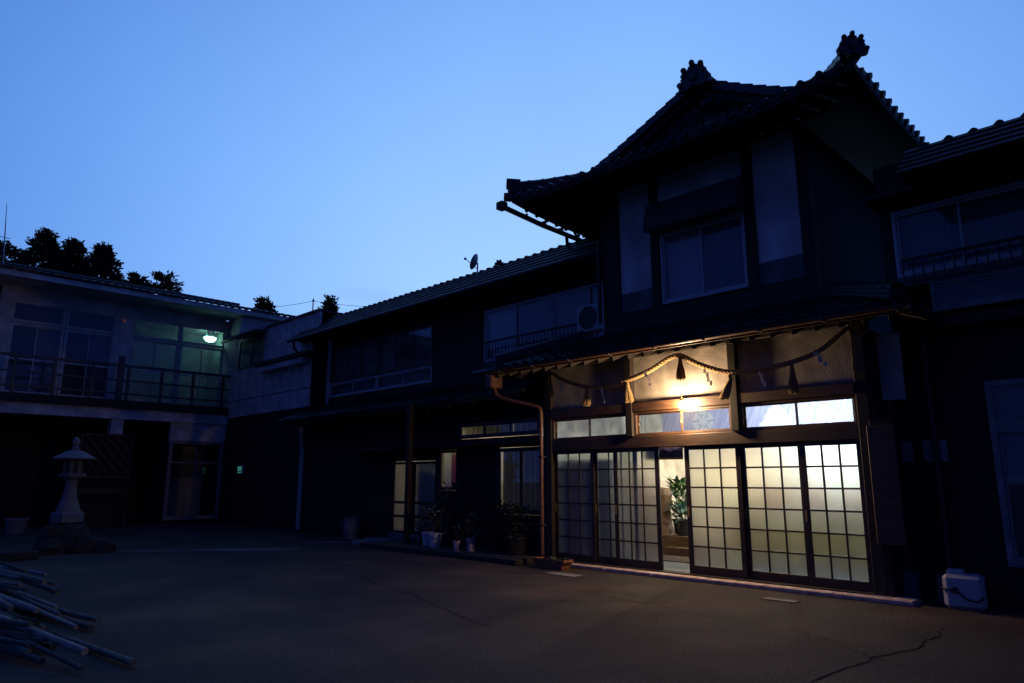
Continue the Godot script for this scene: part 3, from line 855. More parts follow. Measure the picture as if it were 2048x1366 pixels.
	# verge tiles stepping down both sides of the gable
	for side in [1, -1]:
		var x: float = -5.55 + side * 0.15
		while x > -8.35 and x < -3.35:
			var xn: float = x + side * 0.215
			var a := Vector3(x, irimoya_y(x, -12.5, false) + 0.06, gz + 0.02); var b := Vector3(xn, irimoya_y(xn, -12.5, false) + 0.06, gz + 0.02)
			var d := (b - a).normalized()
			if not boxes.has("verge"):
				var vb := begin()
				add_box(vb, Vector3(-0.05, -0.12, -0.03), Vector3(0.05, 0.028, 0.245), 0.008)
				boxes.verge = vb.commit()
			var fr := frame_of(d)
			part(rf, "verge_tile", boxes.verge, M["tile_%d" % rng.randi_range(0, 2)], Transform3D(fr * Basis(Vector3(1, 0, 0), -0.10), a))
			x = xn
	ridge(rf, [Vector3(-5.55, 8.27, -9.95), Vector3(-5.55, 8.25, -12.5), Vector3(-5.55, 8.25, -15.4)], 4, 0.3)
	ridge(rf, [Vector3(EX0 + 0.06, irimoya_y(EX0, EZ, true) + 0.07, EZ - 0.06), Vector3(EX0 + 0.45, irimoya_y(EX0 + 0.45, EZ - 0.45, true) + 0.07, EZ - 0.45), Vector3(EX0 + 0.95, irimoya_y(EX0 + 0.9, EZ - 0.95, false) + 0.1, EZ - 0.95)], 3, 0.2)
	ridge(rf, [Vector3(EX1 - 0.05, irimoya_y(EX1, EZ, true) + 0.07, EZ - 0.06), Vector3(EX1 - 0.34, irimoya_y(EX1 - 0.34, EZ - 0.45, true) + 0.07, EZ - 0.45), Vector3(EX1 - 0.72, irimoya_y(EX1 - 0.7, EZ - 0.95, false) + 0.1, EZ - 0.95)], 3, 0.2)
	ornament(rf, face_z(Vector3(-5.5, 8.19, -9.84)), 0.76, 3)
	ornament(rf, Transform3D(Basis(Vector3.UP, 0.75), Vector3(EX1 + 0.0, 7.15, EZ + 0.0)), 0.52, 3)
	for q in [[7.28, 0.11, 0.17], [7.13, 0.08, 0.1], [7.0, 0.16, 0.12]]:
		bar(rf, "hip_end_tile", Vector3(EX0 + 0.12, q[0], EZ - 0.12), Vector3(EX0 - q[1] * 0.7, q[0] + 0.02, EZ + q[1] * 0.7), 0.17, q[2], M.tile_1)
	for k in 21:
		var x := EX0 + 0.25 + k * 0.3
		bar(rf, "rafter", Vector3(x, irimoya_y(x, EZ - 0.05, true) - 0.15, EZ - 0.04), Vector3(x, irimoya_y(x, EZ - 0.05, true) - 0.15 + 0.26, EZ - 1.0), 0.06, 0.075, W)
	for k in 17:
		var zz := EZ - 0.35 - k * 0.3
		bar(rf, "rafter", Vector3(EX0 + 0.04, irimoya_y(EX0, zz, false) - 0.15, zz), Vector3(EX0 + 1.35, irimoya_y(EX0 + 1.3, zz, false) - 0.16, zz), 0.06, 0.075, W)
	# upper gutter with its bracketed outlet, left eave
	var ug := tube(t, "upper_gutter", [Vector3(-9.38, 6.82, -8.98), Vector3(-9.38, 6.74, -10.2), Vector3(-9.38, 6.68, -12.9)], 0.055, M.pipe_dark, 8)
	for k in 6:
		bx(ug, "gutter_hanger", Vector3(-9.4, 6.72, -9.6 - k * 0.55), Vector3(-9.24, 6.80, -9.58 - k * 0.55), M.pipe_dark, 0.002)
	bx(t, "gutter_end_box", Vector3(-9.46, 6.74, -9.08), Vector3(-9.28, 6.9, -8.9), M.pipe_dark, 0.02)
	tube(t, "upper_downpipe", [Vector3(-9.38, 6.68, -10.95), Vector3(-9.38, 6.45, -10.98), Vector3(-9.25, 6.36, -11.0), Vector3(-8.2, 6.2, -10.6), Vector3(-7.98, 6.1, -10.3), Vector3(-7.95, 5.9, -10.22), Vector3(-7.95, 4.4, -10.22)], 0.038, M.pipe_dark, 8)
	# boarded signs of the house on the corner post
	bx(t, "white_side_panel", Vector3(-3.14, 2.55, -10.2), Vector3(-2.86, 3.45, -10.15), M.plaster_old, 0.003)

func entrance_hall() -> void:
	var t := get_node("inn_entrance_building")
	bx(t, "hall_floor_concrete", Vector3(-8.9, -0.02, -12.45), Vector3(-3.34, 0.06, -10.0), M.concrete_grey)
	bx(t, "raised_floor", Vector3(-8.9, 0.0, -15.2), Vector3(-3.34, 0.40, -12.45), M.hall_floor, 0.01)
	bx(t, "doorstep_board", Vector3(-8.0, 0.06, -12.44), Vector3(-5.2, 0.21, -12.1), M.mid_wood, 0.01)
	bx(t, "hall_wall", Vector3(-9.02, 0.0, -15.2), Vector3(-8.9, 3.4, -10.0), M.cream_wall)
	bx(t, "hall_wall", Vector3(-3.34, 0.0, -15.2), Vector3(-3.22, 3.4, -10.0), M.cream_wall)
	bx(t, "hall_wall", Vector3(-8.9, 0.4, -15.2), Vector3(-3.34, 3.4, -15.1), M.cream_wall)
	bx(t, "hall_ceiling", Vector3(-8.9, 2.98, -15.1), Vector3(-3.34, 3.4, -10.0), M.plaster_white)
	# fluorescent fitting
	var f := thing("fluorescent_ceiling_lamp", "white fluorescent ceiling lamp before the printed banner in the entrance hall", "lamp", Vector3(-4.9, 2.98, -11.3))
	bx(f, "housing", Vector3(-5.5, 2.93, -11.37), Vector3(-4.3, 2.98, -11.23), M.white_paint, 0.01)
	tube(f, "lamp_tube", [Vector3(-5.45, 2.9, -11.3), Vector3(-4.35, 2.9, -11.3)], 0.018, lamp_mat("tube_glow", lin(0.75, 0.95, 1.0), 6.0), 10)
	for x in [-5.2, -4.6]:
		omni(f, Vector3(x, 2.85, -11.3), lin(0.80, 0.96, 1.0), 2.4, 0.05)
	var g := thing("fluorescent_wall_lamp", "long white fluorescent lamp on the rear wall of the entrance hall", "lamp", Vector3(-5.4, 2.3, -15.1))
	bx(g, "housing", Vector3(-6.1, 2.24, -15.1), Vector3(-4.5, 2.36, -15.03), M.white_paint, 0.01)
	bx(g, "lamp_cover", Vector3(-6.05, 2.2, -15.03), Vector3(-4.55, 2.4, -14.97), lamp_mat("wall_tube_glow", lin(0.80, 0.97, 1.0), 2.6), 0.02)
	for x in [-5.8, -4.8]:
		omni(g, Vector3(x, 2.3, -14.9), lin(0.80, 0.96, 1.0), 3.8, 0.05)
	# warm pendant
	var p := thing("pendant_lamp", "small warm pendant lamp hanging in the entrance hall behind the lattice doors", "lamp", Vector3(-7.2, 2.98, -13.6))
	tube(p, "cord", [Vector3(-7.2, 2.98, -13.6), Vector3(-7.2, 2.35, -13.6)], 0.006, M.black_rubber, 6)
	part(p, "shade", lathe([Vector2(0.03, 0.16), Vector2(0.07, 0.14), Vector2(0.18, 0.02), Vector2(0.185, 0.0), Vector2(0.17, 0.015), Vector2(0.06, 0.12)], 18), M.white_paint, face_z(Vector3(-7.2, 2.2, -13.6)))
	var bulb := SphereMesh.new(); bulb.radius = 0.035; bulb.height = 0.07; bulb.radial_segments = 16; bulb.rings = 8
	part(p, "bulb", bulb, lamp_mat("pendant_glow", lin(1.0, 0.72, 0.38), 8.0), face_z(Vector3(-7.2, 2.21, -13.6)))
	omni(p, Vector3(-7.2, 2.21, -13.6), lin(1.0, 0.76, 0.42), 5.0, 0.03)
	# furniture that shows as blurred shapes through the frosted panes
	var c := thing("shoe_cupboard", "tall dark wooden shoe cupboard close behind the left lattice doors", "cupboard", Vector3(-8.2, 0.06, -10.6))
	bx(c, "carcass", Vector3(-8.85, 0.06, -10.6), Vector3(-7.75, 1.88, -10.2), M.mid_wood, 0.01)
	for i in 2:
		bx(c, "door", Vector3(-8.84 + i * 0.54, 0.12, -10.2), Vector3(-8.84 + i * 0.54 + 0.53, 1.8, -10.18), M.mid_wood, 0.004)
	var sc := thing("folding_screen", "brown wooden folding screen standing behind the middle lattice doors", "screen", Vector3(-8.2, 0.06, -11.6))
	for i in 2:
		bx(sc, "screen_leaf", Vector3(-8.85 + i * 0.5, 0.06, -11.5 + 0.05 * (i % 2)), Vector3(-8.85 + i * 0.5 + 0.49, 1.7, -11.46 + 0.05 * (i % 2)), M.counter_wood, 0.008)
	var s := thing("reception_counter", "wooden reception counter with an olive cloth behind the right lattice doors", "counter", Vector3(-5.0, 0.06, -12.1))
	bx(s, "body", Vector3(-6.5, 0.06, -12.3), Vector3(-3.5, 1.04, -11.9), M.counter_wood, 0.01)
	bx(s, "counter_top", Vector3(-6.55, 1.04, -12.35), Vector3(-3.4, 1.09, -11.85), M.mid_wood, 0.008)
	part(s, "cloth", cloth(2.9, 0.84, 0.014, 18, 3), M.sofa_green, face_z(Vector3(-6.45, 0.2, -11.87)))
	bx(s, "back_shelf", Vector3(-6.3, 1.09, -12.33), Vector3(-3.5, 1.46, -12.1), M.shelf_wood, 0.008)
	var m := thing("door_mat", "brown woven mat on the concrete floor inside the open door", "mat", Vector3(-7.1, 0.06, -11.7))
	bx(m, "mat", Vector3(-7.9, 0.06, -12.0), Vector3(-6.5, 0.075, -11.2), M.mat_brown, 0.006)
	var wb := thing("carved_stump", "brown carved wooden stump standing beside the indoor plants", "stump", Vector3(-8.42, 0.4, -12.75))
	part(wb, "trunk", lathe([Vector2(0.0, 0.0), Vector2(0.26, 0.0), Vector2(0.2, 0.2), Vector2(0.17, 0.5), Vector2(0.22, 0.8), Vector2(0.2, 0.92), Vector2(0.0, 0.95)], 14), M.counter_wood, face_z(Vector3(-8.42, 0.4, -12.75)))
	var pl := thing("indoor_plant", "green leafy houseplant in a black pot seen through the open door", "plant", Vector3(-7.88, 0.4, -12.7))
	pot(pl, Vector3(-7.88, 0.4, -12.7), 0.17, 0.3, M.pot_black)
	leafy(pl, "leaves", Vector3(-7.88, 0.66, -12.7), 0.3, 0.3, 60, 0.36, 0.08, M.leaf_blue)
	var pl2 := thing("indoor_plant", "tall green bushy houseplant behind the carved stump", "plant", Vector3(-8.2, 0.4, -13.1))
	pot(pl2, Vector3(-8.2, 0.4, -13.1), 0.18, 0.3, M.pot_black)
	leafy(pl2, "leaves", Vector3(-8.2, 0.7, -13.1), 0.75, 0.35, 130, 0.32, 0.085, M.leaf)
	# short curtain over the opening
	var n := thing("noren_curtain", "short navy curtain with white lettering and a gold hem in the open doorway", "curtain", Vector3(-6.65, 2.02, -10.15))
	part(n, "cloth", cloth(0.75, 0.17, 0.01, 4, 1), M.noren_blue, face_z(Vector3(-7.0, 1.87, -10.15)))
	part(n, "hem", cloth(0.75, 0.035, 0.01, 4, 1), M.noren_gold, face_z(Vector3(-7.0, 1.835, -10.147)))
	tube(n, "rod", [Vector3(-7.05, 2.035, -10.16), Vector3(-6.2, 2.035, -10.16)], 0.012, M.mid_wood, 8)
	for q in [[-6.82, 1.99], [-6.74, 1.99], [-6.82, 1.93], [-6.74, 1.93]]:   # four small white characters
		var st := begin()
		for b in [[-0.022, 0.012, 0.022, 0.018], [-0.018, -0.002, 0.018, 0.003], [-0.022, -0.018, 0.022, -0.013], [-0.003, -0.018, 0.003, 0.022]]:
			add_box(st, Vector3(b[0], b[1], 0.0), Vector3(b[2], b[3], 0.002), 0.0003)
		part(n, "character", st.commit(), M.paper, face_z(Vector3(q[0], q[1], -10.13)))
	banner()

# the printed cloth that hangs behind the transom lights
func banner() -> void:
	var w := 1024; var h := 160
	var im := Image.create(w, h, false, Image.FORMAT_RGB8)
	var n := FastNoiseLite.new(); n.seed = 8; n.frequency = 0.02; n.fractal_octaves = 4
	for x in w:
		for y in h:
			var streak := 0.5 + 0.5 * n.get_noise_2d(x * 2.5 + y * 0.9, y * 0.22)
			var c := Color(0.60, 0.60, 0.77).lerp(Color(0.84, 0.85, 0.92), streak)
			# a round crest of feathered leaves
			var d := Vector2(x - 248, (y - 84))
			var r := d.length()
			if r < 62.0:
				var a := atan2(d.y, d.x)
				c = Color(0.86, 0.88, 0.9)
				if absf(sin(a * 3.0)) < 0.13 and r > 16.0: c = Color(0.52, 0.54, 0.64)
				if r > 30.0 and r < 34.0 and sin(a * 6.0) > 0.0: c = Color(0.54, 0.56, 0.66)
			# a white peak
			var e := absf(x - 640.0) + (y - 20.0) * -0.75
			if e < 8.0 + 26.0 * n.get_noise_2d(x * 1.5, y * 2.0) and y > 24: c = Color(0.88, 0.88, 0.93)
			# pale branches towards the end
			if x > 830 and absf(n.get_noise_2d(x * 0.8, y * 1.6)) < 0.05: c = Color(0.9, 0.92, 0.95)
			im.set_pixel(x, y, c)
	var m := StandardMaterial3D.new()
	m.resource_name = "banner_print"
	m.albedo_texture = ImageTexture.create_from_image(im)
	m.roughness = 0.95
	m.backlight_enabled = true; m.backlight = Color(0.9, 0.9, 0.95)
	var b := thing("printed_banner", "lilac printed cloth banner with a white round crest behind the transom glass", "banner", Vector3(-6.1, 2.38, -12.4))
	var st := begin()
	var cols := 60
	for i in cols:
		for k in [[0, 0], [1, 1], [1, 0], [0, 0], [0, 1], [1, 1]]:
			var u: float = float(i + k[0]) / cols
			st.set_uv(Vector2(u, 1.0 - k[1]))
			st.set_normal(Vector3(0, 0, 1))
			st.add_vertex(Vector3(3.9 * u, 0.56 * k[1], 0.014 * sin(u * 44.0)))
	part(b, "cloth", st.commit(), m, face_z(Vector3(-8.1, 2.38, -12.4)))
	tube(b, "cord", [Vector3(-8.2, 2.945, -12.4), Vector3(-3.34, 2.945, -12.4)], 0.006, M.paper, 6)
	var cu := thing("cream_blind", "narrow cream blind beside the printed banner behind the transom glass", "blind", Vector3(-8.5, 2.38, -12.3))
	part(cu, "cloth", cloth(0.4, 0.56, 0.012, 4, 2), M.paper, face_z(Vector3(-8.7, 2.38, -12.3)))
	var gd := thing("dark_mask_ornament", "dark green carved ornament hanging behind the left transom glass", "ornament", Vector3(-7.22, 2.2, -10.2))
	part(gd, "carving", lathe([Vector2(0.0, 0.0), Vector2(0.07, 0.02), Vector2(0.13, 0.12), Vector2(0.14, 0.24), Vector2(0.1, 0.36), Vector2(0.03, 0.42), Vector2(0.0, 0.43)], 14), M.leaf_dark, Transform3D(Basis().scaled(Vector3(1, 1, 0.5)), Vector3(-7.25, 2.24, -10.2)))
	tube(gd, "cord", [Vector3(-7.25, 2.66, -10.2), Vector3(-7.25, 2.98, -10.2)], 0.005, M.straw, 5)

# ---------------------------------------------------------------- wings
# a roof edge: sloping metal apron of lapped strips with tiles above it; runs along x, faces +z
func apron_roof(t: Node3D, x0: float, x1: float, lo: Vector2, hi: Vector2, back: float, slope: float, singly := 1, sink := 0.0) -> void:
	var dk := begin()   # (z, y) pairs
	quad(dk, Vector3(x0, hi.y - 0.03, hi.x), Vector3(x1, hi.y - 0.03, hi.x), Vector3(x1, hi.y + slope * back, hi.x - back), Vector3(x0, hi.y + slope * back, hi.x - back), Vector3.UP)
	quad(dk, Vector3(x0, lo.y, lo.x - 0.03), Vector3(x1, lo.y, lo.x - 0.03), Vector3(x1, lo.y + 0.02, hi.x - 0.4), Vector3(x0, lo.y + 0.02, hi.x - 0.4), Vector3.DOWN)
	for x in [x0 + 0.02, x1 - 0.02]:
		var a := Vector3(x, lo.y, lo.x - 0.03)
		tri(dk, a, Vector3(x, hi.y - 0.03, hi.x), Vector3(x, lo.y + 0.02, hi.x - 0.4), Vector3(signf(x - (x0 + x1) / 2), 0, 0))
		tri(dk, Vector3(x, hi.y - 0.03, hi.x), Vector3(x, lo.y + 0.02, hi.x - 0.4), Vector3(x, hi.y + slope * back, hi.x - back), Vector3(signf(x - (x0 + x1) / 2), 0, 0))
	var rf := part(t, "roof", dk.commit(), M.boards)
	var n := 5
	for k in n:
		var p := lo.lerp(hi, float(k) / n); var q := lo.lerp(hi, float(k + 1) / n)
		var st := begin()
		var out := Vector2(1.0, 0.8) * 0.022
		quad(st, Vector3(x0, p.y + out.y, p.x + out.x), Vector3(x1, p.y + out.y, p.x + out.x), Vector3(x1, q.y, q.x), Vector3(x0, q.y, q.x), Vector3(0, 0.7, 1))
		quad(st, Vector3(x0, p.y + out.y, p.x + out.x), Vector3(x1, p.y + out.y, p.x + out.x), Vector3(x1, p.y - 0.004, p.x - 0.01), Vector3(x0, p.y - 0.004, p.x - 0.01), Vector3(0, -1, 0.2))
		for x in [x0, x1]:
			tri(st, Vector3(x, p.y + out.y, p.x + out.x), Vector3(x, q.y, q.x), Vector3(x, p.y - 0.004, p.x - 0.01), Vector3(signf(x - (x0 + x1) / 2), 0, 0))
		part(rf, "apron_strip", st.commit(), M.skirt_metal)
	lay_tiles(rf, func(u, v): return Vector3(x0 + u, hi.y - 0.02 - sink + slope * v, hi.x - 0.0 - v), x1 - x0, back, 0.93, func(u, v): return true, singly)

func rail_z(t: Node3D, x0: float, x1: float, y0: float, y1: float, z: float, gap: float, mat: Material) -> void:
	var r := bx(t, "balcony_rail", Vector3(x0, y1 - 0.04, z - 0.02), Vector3(x1, y1, z + 0.02), mat)
	bx(r, "bottom_rail", Vector3(x0, y0, z - 0.018), Vector3(x1, y0 + 0.03, z + 0.018), mat)
	var n := int((x1 - x0) / gap)
	for k in n + 1:
		var x := x0 + 0.01 + (x1 - x0 - 0.02) * k / n
		bx(r, "baluster", Vector3(x - 0.008, y0 + 0.03, z - 0.008), Vector3(x + 0.008, y1 - 0.04, z + 0.008), mat, 0.002)

func west_wing() -> void:
	var t := thing("inn_guest_wing", "long dark two-storey guest wing with a pale apron eave and a satellite dish", "building", Vector3(-14.5, 0, -10.7))
	var z1 := -10.65; var z2 := -11.3
	var W: Material = M.dark_wood
	# ground floor wall with openings: door, notice window, curtained window
	for b in [[-19.8, -15.15, 0.0, 3.4], [-13.38, -13.26, 0.0, 2.2], [-12.56, -11.24, 0.0, 2.2], [-15.15, -13.38, 1.97, 2.2], [-13.26, -12.56, 0.0, 1.25], [-11.24, -9.8, 0.0, 0.78], [-15.15, -9.1, 2.2, 2.42], [-15.15, -12.55, 2.42, 3.4], [-12.55, -9.1, 2.78, 3.4], [-9.8, -9.1, 0.0, 2.2]]:
		bx(t, "board_wall", Vector3(b[0], b[2], z1 - 0.1), Vector3(b[1], b[3], z1), M.boards, 0.003)
	bx(t, "door_sill", Vector3(-15.15, 0.0, z1 - 0.1), Vector3(-13.38, 0.2, z1 + 0.02), M.stone, 0.006)
	bx(t, "floor_band", Vector3(-19.8, 3.4, z2 - 0.1), Vector3(-9.0, 4.0, z2 + 0.02), W)
	bx(t, "end_wall", Vector3(-19.86, 0.0, -16.0), Vector3(-19.8, 5.95, z1 - 0.1), M.boards)
	bx(t, "corner_board", Vector3(-19.88, 3.4, z2 - 0.12), Vector3(-19.62, 5.95, z2 + 0.03), M.plaster_old)
	# lattice glass sliding doors, lit dimly from within
	for d in [[-15.13, -14.28, z1 - 0.03], [-14.3, -13.4, z1 - 0.07]]:
		var st := begin()
		var w: float = d[1] - d[0]
		add_box(st, Vector3(0, 0, -0.016), Vector3(0.06, 1.75, 0.016)); add_box(st, Vector3(w - 0.06, 0, -0.016), Vector3(w, 1.75, 0.016))
		for y in [0.0, 0.38, 0.72, 1.69]:
			add_box(st, Vector3(0.06, y, -0.015), Vector3(w - 0.06, y + 0.06, 0.015))
		var sd := part(t, "glass_door", st.commit(), M.door_wood, face_z(Vector3(d[0], 0.2, d[2])))
		for y in [[0.06, 0.38], [0.44, 0.72], [0.78, 1.69]]:
			bx(sd, "pane", Vector3(d[0] + 0.06, 0.2 + y[0], d[2] - 0.003), Vector3(d[1] - 0.06, 0.2 + y[1], d[2] + 0.003), M.frosted_1, 0.0005)
	window(t, face_z(Vector3(-11.22, 0.8, z1)), 1.4, 1.38, 2, M.bronze_frame, [M.curtain_olive], 0.05, "window", M.clear_glass)
	window(t, face_z(Vector3(-12.53, 2.44, z1)), 3.4, 0.33, 4, M.bronze_frame, [M.curtain_olive], 0.04, "transom_window", M.clear_glass)
	window(t, face_z(Vector3(-13.25, 1.27, z1)), 0.68, 0.92, 1, M.bronze_frame, [null], 0.03, "notice_window", M.clear_glass)
	# room behind
	bx(t, "room_floor", Vector3(-15.7, 0.0, -12.6), Vector3(-9.2, 0.2, z1 - 0.1), M.hall_floor)
	bx(t, "room_wall", Vector3(-15.7, 0.2, -12.7), Vector3(-9.2, 3.0, -12.6), M.cream_wall)
	bx(t, "room_wall", Vector3(-15.8, 0.0, -12.7), Vector3(-15.7, 3.0, z1 - 0.1), M.cream_wall)
	bx(t, "room_wall", Vector3(-9.2, 0.0, -12.7), Vector3(-9.1, 3.0, z1 - 0.1), M.cream_wall)
	bx(t, "room_ceiling", Vector3(-15.8, 3.0, -12.7), Vector3(-9.1, 3.1, z1 - 0.1), M.plaster_white)
	part(t, "added_door_curtain", cloth(0.95, 1.72, 0.015, 8, 2), M.curtain_dim, face_z(Vector3(-14.33, 0.21, z1 - 0.2)))  # unseen cloth added to hold the room lamp back from the right-hand door
	# canopy board, porch post, ledge
	bx(t, "canopy_board", Vector3(-16.6, 2.24, z1), Vector3(-9.15, 2.31, z1 + 0.5), M.boards)
	bx(t, "porch_post", Vector3(-13.3, 0.0, -9.82), Vector3(-13.18, 3.22, -9.7), W, 0.008)
	bx(t, "canopy_lamp_box", Vector3(-10.95, 2.2, -10.3), Vector3(-10.75, 2.24, -10.2), M.terracotta, 0.01)
	# pent roof between the floors
	var dk := begin()
	var px0 := -20.2; var px1 := -9.72; var pz := -9.85; var py := 3.22
	for s in [0.0, -0.08]:
		quad(dk, Vector3(px0, py + s, pz), Vector3(px1, py + s, pz), Vector3(px1, py + 0.58 + s, pz - 1.45), Vector3(px0, py + 0.58 + s, pz - 1.45), Vector3(0, 1 if s == 0.0 else -1, 0))
	quad(dk, Vector3(px0, py, pz), Vector3(px1, py, pz), Vector3(px1, py - 0.08, pz), Vector3(px0, py - 0.08, pz), Vector3(0, 0, 1))
	quad(dk, Vector3(px0, py, pz), Vector3(px0, py + 0.58, pz - 1.45), Vector3(px0, py + 0.5, pz - 1.45), Vector3(px0, py - 0.08, pz), Vector3(-1, 0, 0))
	var pr := part(t, "pent_roof", dk.commit(), M.boards)
	lay_tiles(pr, func(u, v): return Vector3(px0 + u, py + 0.4 * v, pz - v), px1 - px0, 1.42, 0.93, func(u, v): return true, 2)
	for k in 26:
		bar(pr, "rafter", Vector3(px0 + 0.2 + k * 0.4, py - 0.12, pz - 0.05), Vector3(px0 + 0.2 + k * 0.4, py + 0.2, pz - 0.8), 0.06, 0.07, W)
	# upper floor
	bx(t, "upper_wall", Vector3(-14.4, 4.0, z2 - 0.1), Vector3(-12.42, 5.95, z2), M.board_dark)
	bx(t, "upper_wall", Vector3(-19.62, 5.62, z2 - 0.1), Vector3(-14.4, 5.95, z2), M.board_dark)
	bx(t, "upper_wall", Vector3(-12.42, 5.62, z2 - 0.1), Vector3(-7.92, 5.95, z2), M.board_dark)
	bx(t, "upper_wall", Vector3(-19.62, 4.0, z2 - 0.3), Vector3(-7.92, 5.95, z2 - 0.2), M.boards)
	for k in 2:
		var x := -19.6 + k * 2.6
		window(t, face_z(Vector3(x, 4.5, z2)), 2.58, 1.12, 3, M.bronze_frame, [M.curtain_dim, M.curtain_dark, M.curtain_dim], 0.05)
		window(t, face_z(Vector3(x, 4.03, z2)), 2.58, 0.45, 2, M.aluminium, [M.curtain_dim], 0.04, "low_window")
	for k in 2:
		window(t, face_z(Vector3(-12.38 + k * 2.22, 4.3, z2)), 2.2, 1.3, 2, M.aluminium, [M.curtain_white, M.curtain_dim] if k == 0 else [M.curtain_dim, M.curtain_white], 0.05)
	bx(t, "upper_wall", Vector3(-12.42, 4.0, z2 - 0.1), Vector3(-7.92, 4.29, z2), M.dado)
	bx(t, "balcony_floor", Vector3(-12.4, 4.0, -11.28), Vector3(-8.6, 4.06, -10.92), M.galvanised)
	rail_z(t, -12.4, -8.6, 4.1, 4.72, -10.95, 0.11, M.pipe_dark)
	apron_roof(t, -21.0, -7.92, Vector2(-10.5, 5.97), Vector2(-11.36, 6.66), 3.0, 0.36)
	# end gutter with its curved outlet and the white corner downpipe
	tube(t, "gutter", [Vector3(-21.0, 5.93, -10.47), Vector3(-8.0, 5.93, -10.47)], 0.05, M.pipe_dark, 8)
	tube(t, "gutter_outlet", [Vector3(-20.6, 5.9, -10.47), Vector3(-20.62, 5.7, -10.5), Vector3(-20.5, 5.5, -10.6), Vector3(-20.1, 5.35, -10.9), Vector3(-19.8, 5.25, -11.2)], 0.045, M.pipe_dark, 8)
	tube(t, "corner_downpipe", [Vector3(-19.45, 3.1, -10.3), Vector3(-19.7, 2.6, -10.5), Vector3(-19.74, 2.4, -10.55), Vector3(-19.74, 0.05, -10.55)], 0.075, M.white_paint, 10)
	# warm-dim lamp in the room
	var l := thing("room_ceiling_lamp", "round ceiling lamp glowing inside the guest wing behind the glass door", "lamp", Vector3(-13.3, 3.0, -11.4))
	part(l, "lamp_shade", lathe([Vector2(0.0, -0.09), Vector2(0.14, -0.07), Vector2(0.2, -0.03), Vector2(0.21, 0.0)], 18), lamp_mat("room_glow", lin(1.0, 0.86, 0.55), 0.5), face_z(Vector3(-13.3, 3.0, -11.4)))
	omni(l, Vector3(-13.3, 2.86, -11.4), lin(1.0, 0.88, 0.64), 1.2, 0.1)
	# notice in the window
	var s := thing("window_notice", "white and pink paper notice glowing in the window beside the glass door", "notice", Vector3(-12.9, 1.3, z1 - 0.12))
	bx(s, "paper_sheet", Vector3(-13.2, 1.31, z1 - 0.122), Vector3(-12.93, 2.15, z1 - 0.12), M.notice_white, 0.0005)
	bx(s, "pink_sheet", Vector3(-12.925, 1.31, z1 - 0.122), Vector3(-12.62, 2.08, z1 - 0.12), M.notice_pink, 0.0005)

func east_wing() -> void:
	var t := thing("inn_annex_wing", "dark wing with a projecting upper glazed gallery beside the entrance post", "building", Vector3(-0.8, 0, -10.3))
	var z := -10.4
	var W: Material = M.dark_wood
	for b in [[-3.1, -2.0, 0.0, 3.4], [-2.0, 6.0, 2.72, 3.4], [-2.0, 6.0, 0.0, 0.48], [0.0, 6.0, 0.48, 2.72]]:
		bx(t, "board_wall", Vector3(b[0], b[2], z - 0.1), Vector3(b[1], b[3], z), M.boards, 0.003)
	window(t, face_z(Vector3(-2.0, 0.48, z + 0.05)), 2.0, 1.66, 2, M.grey_paint, [M.curtain_dark, M.curtain_dim], 0.075)
	window(t, face_z(Vector3(-2.0, 2.14, z + 0.05)), 2.0, 0.58, 2, M.grey_paint, [M.curtain_dark], 0.075, "transom_window")
	bx(t, "room_back", Vector3(-2.0, 0.4, z - 0.35), Vector3(0.0, 2.8, z - 0.3), M.boards)
	# projecting upper gallery
	var zu := -10.2
	bx(t, "gallery_floor", Vector3(-2.9, 3.45, z), Vector3(6.0, 3.6, zu), W)
	bx(t, "gallery_end", Vector3(-2.95, 3.4, z - 0.1), Vector3(-2.82, 5.3, zu), W)
	for k in 4:
		window(t, face_z(Vector3(-2.42 + k * 1.1, 3.66, zu + 0.02)), 1.08, 0.4, 1, M.grey_paint, [M.curtain_dark], 0.045, "low_window")
		window(t, face_z(Vector3(-2.8 + k * 1.62, 4.2, zu)), 1.6, 0.95, 2, M.aluminium, [M.curtain_dim, M.curtain_dim], 0.05)
	bx(t, "gallery_rail", Vector3(-2.82, 4.07, zu - 0.1), Vector3(6.0, 4.2, zu + 0.01), M.dado)
	bx(t, "rear_wall", Vector3(-3.1, 0.0, -12.3), Vector3(6.0, 6.2, -12.2), M.board_dark)
	bx(t, "gallery_head", Vector3(-2.82, 5.15, zu - 0.1), Vector3(6.0, 5.3, zu + 0.01), W)
	bx(t, "gallery_back", Vector3(-2.82, 3.6, zu - 0.35), Vector3(6.0, 5.3, zu - 0.3), M.boards)
	rail_z(t, -2.7, 2.0, 4.08, 4.42, zu + 0.12, 0.12, M.pipe_dark)
	apron_roof(t, -2.35, 6.0, Vector2(-9.0, 5.19), Vector2(-9.5, 5.68), 2.6, 0.3, 1, 0.03)
	bx(t, "eaves_soffit", Vector3(-3.0, 5.22, -10.5), Vector3(6.0, 5.28, -9.7), M.boards)
	bx(t, "upper_wall", Vector3(-3.0, 5.28, -10.4), Vector3(6.0, 5.9, -10.3), M.boards)
	tube(t, "wall_pipe", [Vector3(-2.62, 3.5, -10.32), Vector3(-2.62, 0.1, -10.32)], 0.04, M.pipe_dark, 8)
	for x in [-3.06, -2.66]:
		bx(t, "footing_block", Vector3(x - 0.09, 0.0, -10.36), Vector3(x + 0.09, 0.34, -10.2), M.concrete_grey, 0.015)
	for b in [[-3.05, -2.9], [-2.78, -2.5]]:
		bx(t, "white_plaque", Vector3(b[0], 1.73, z), Vector3(b[1], 2.01, z + 0.02), M.grey_paint, 0.004)

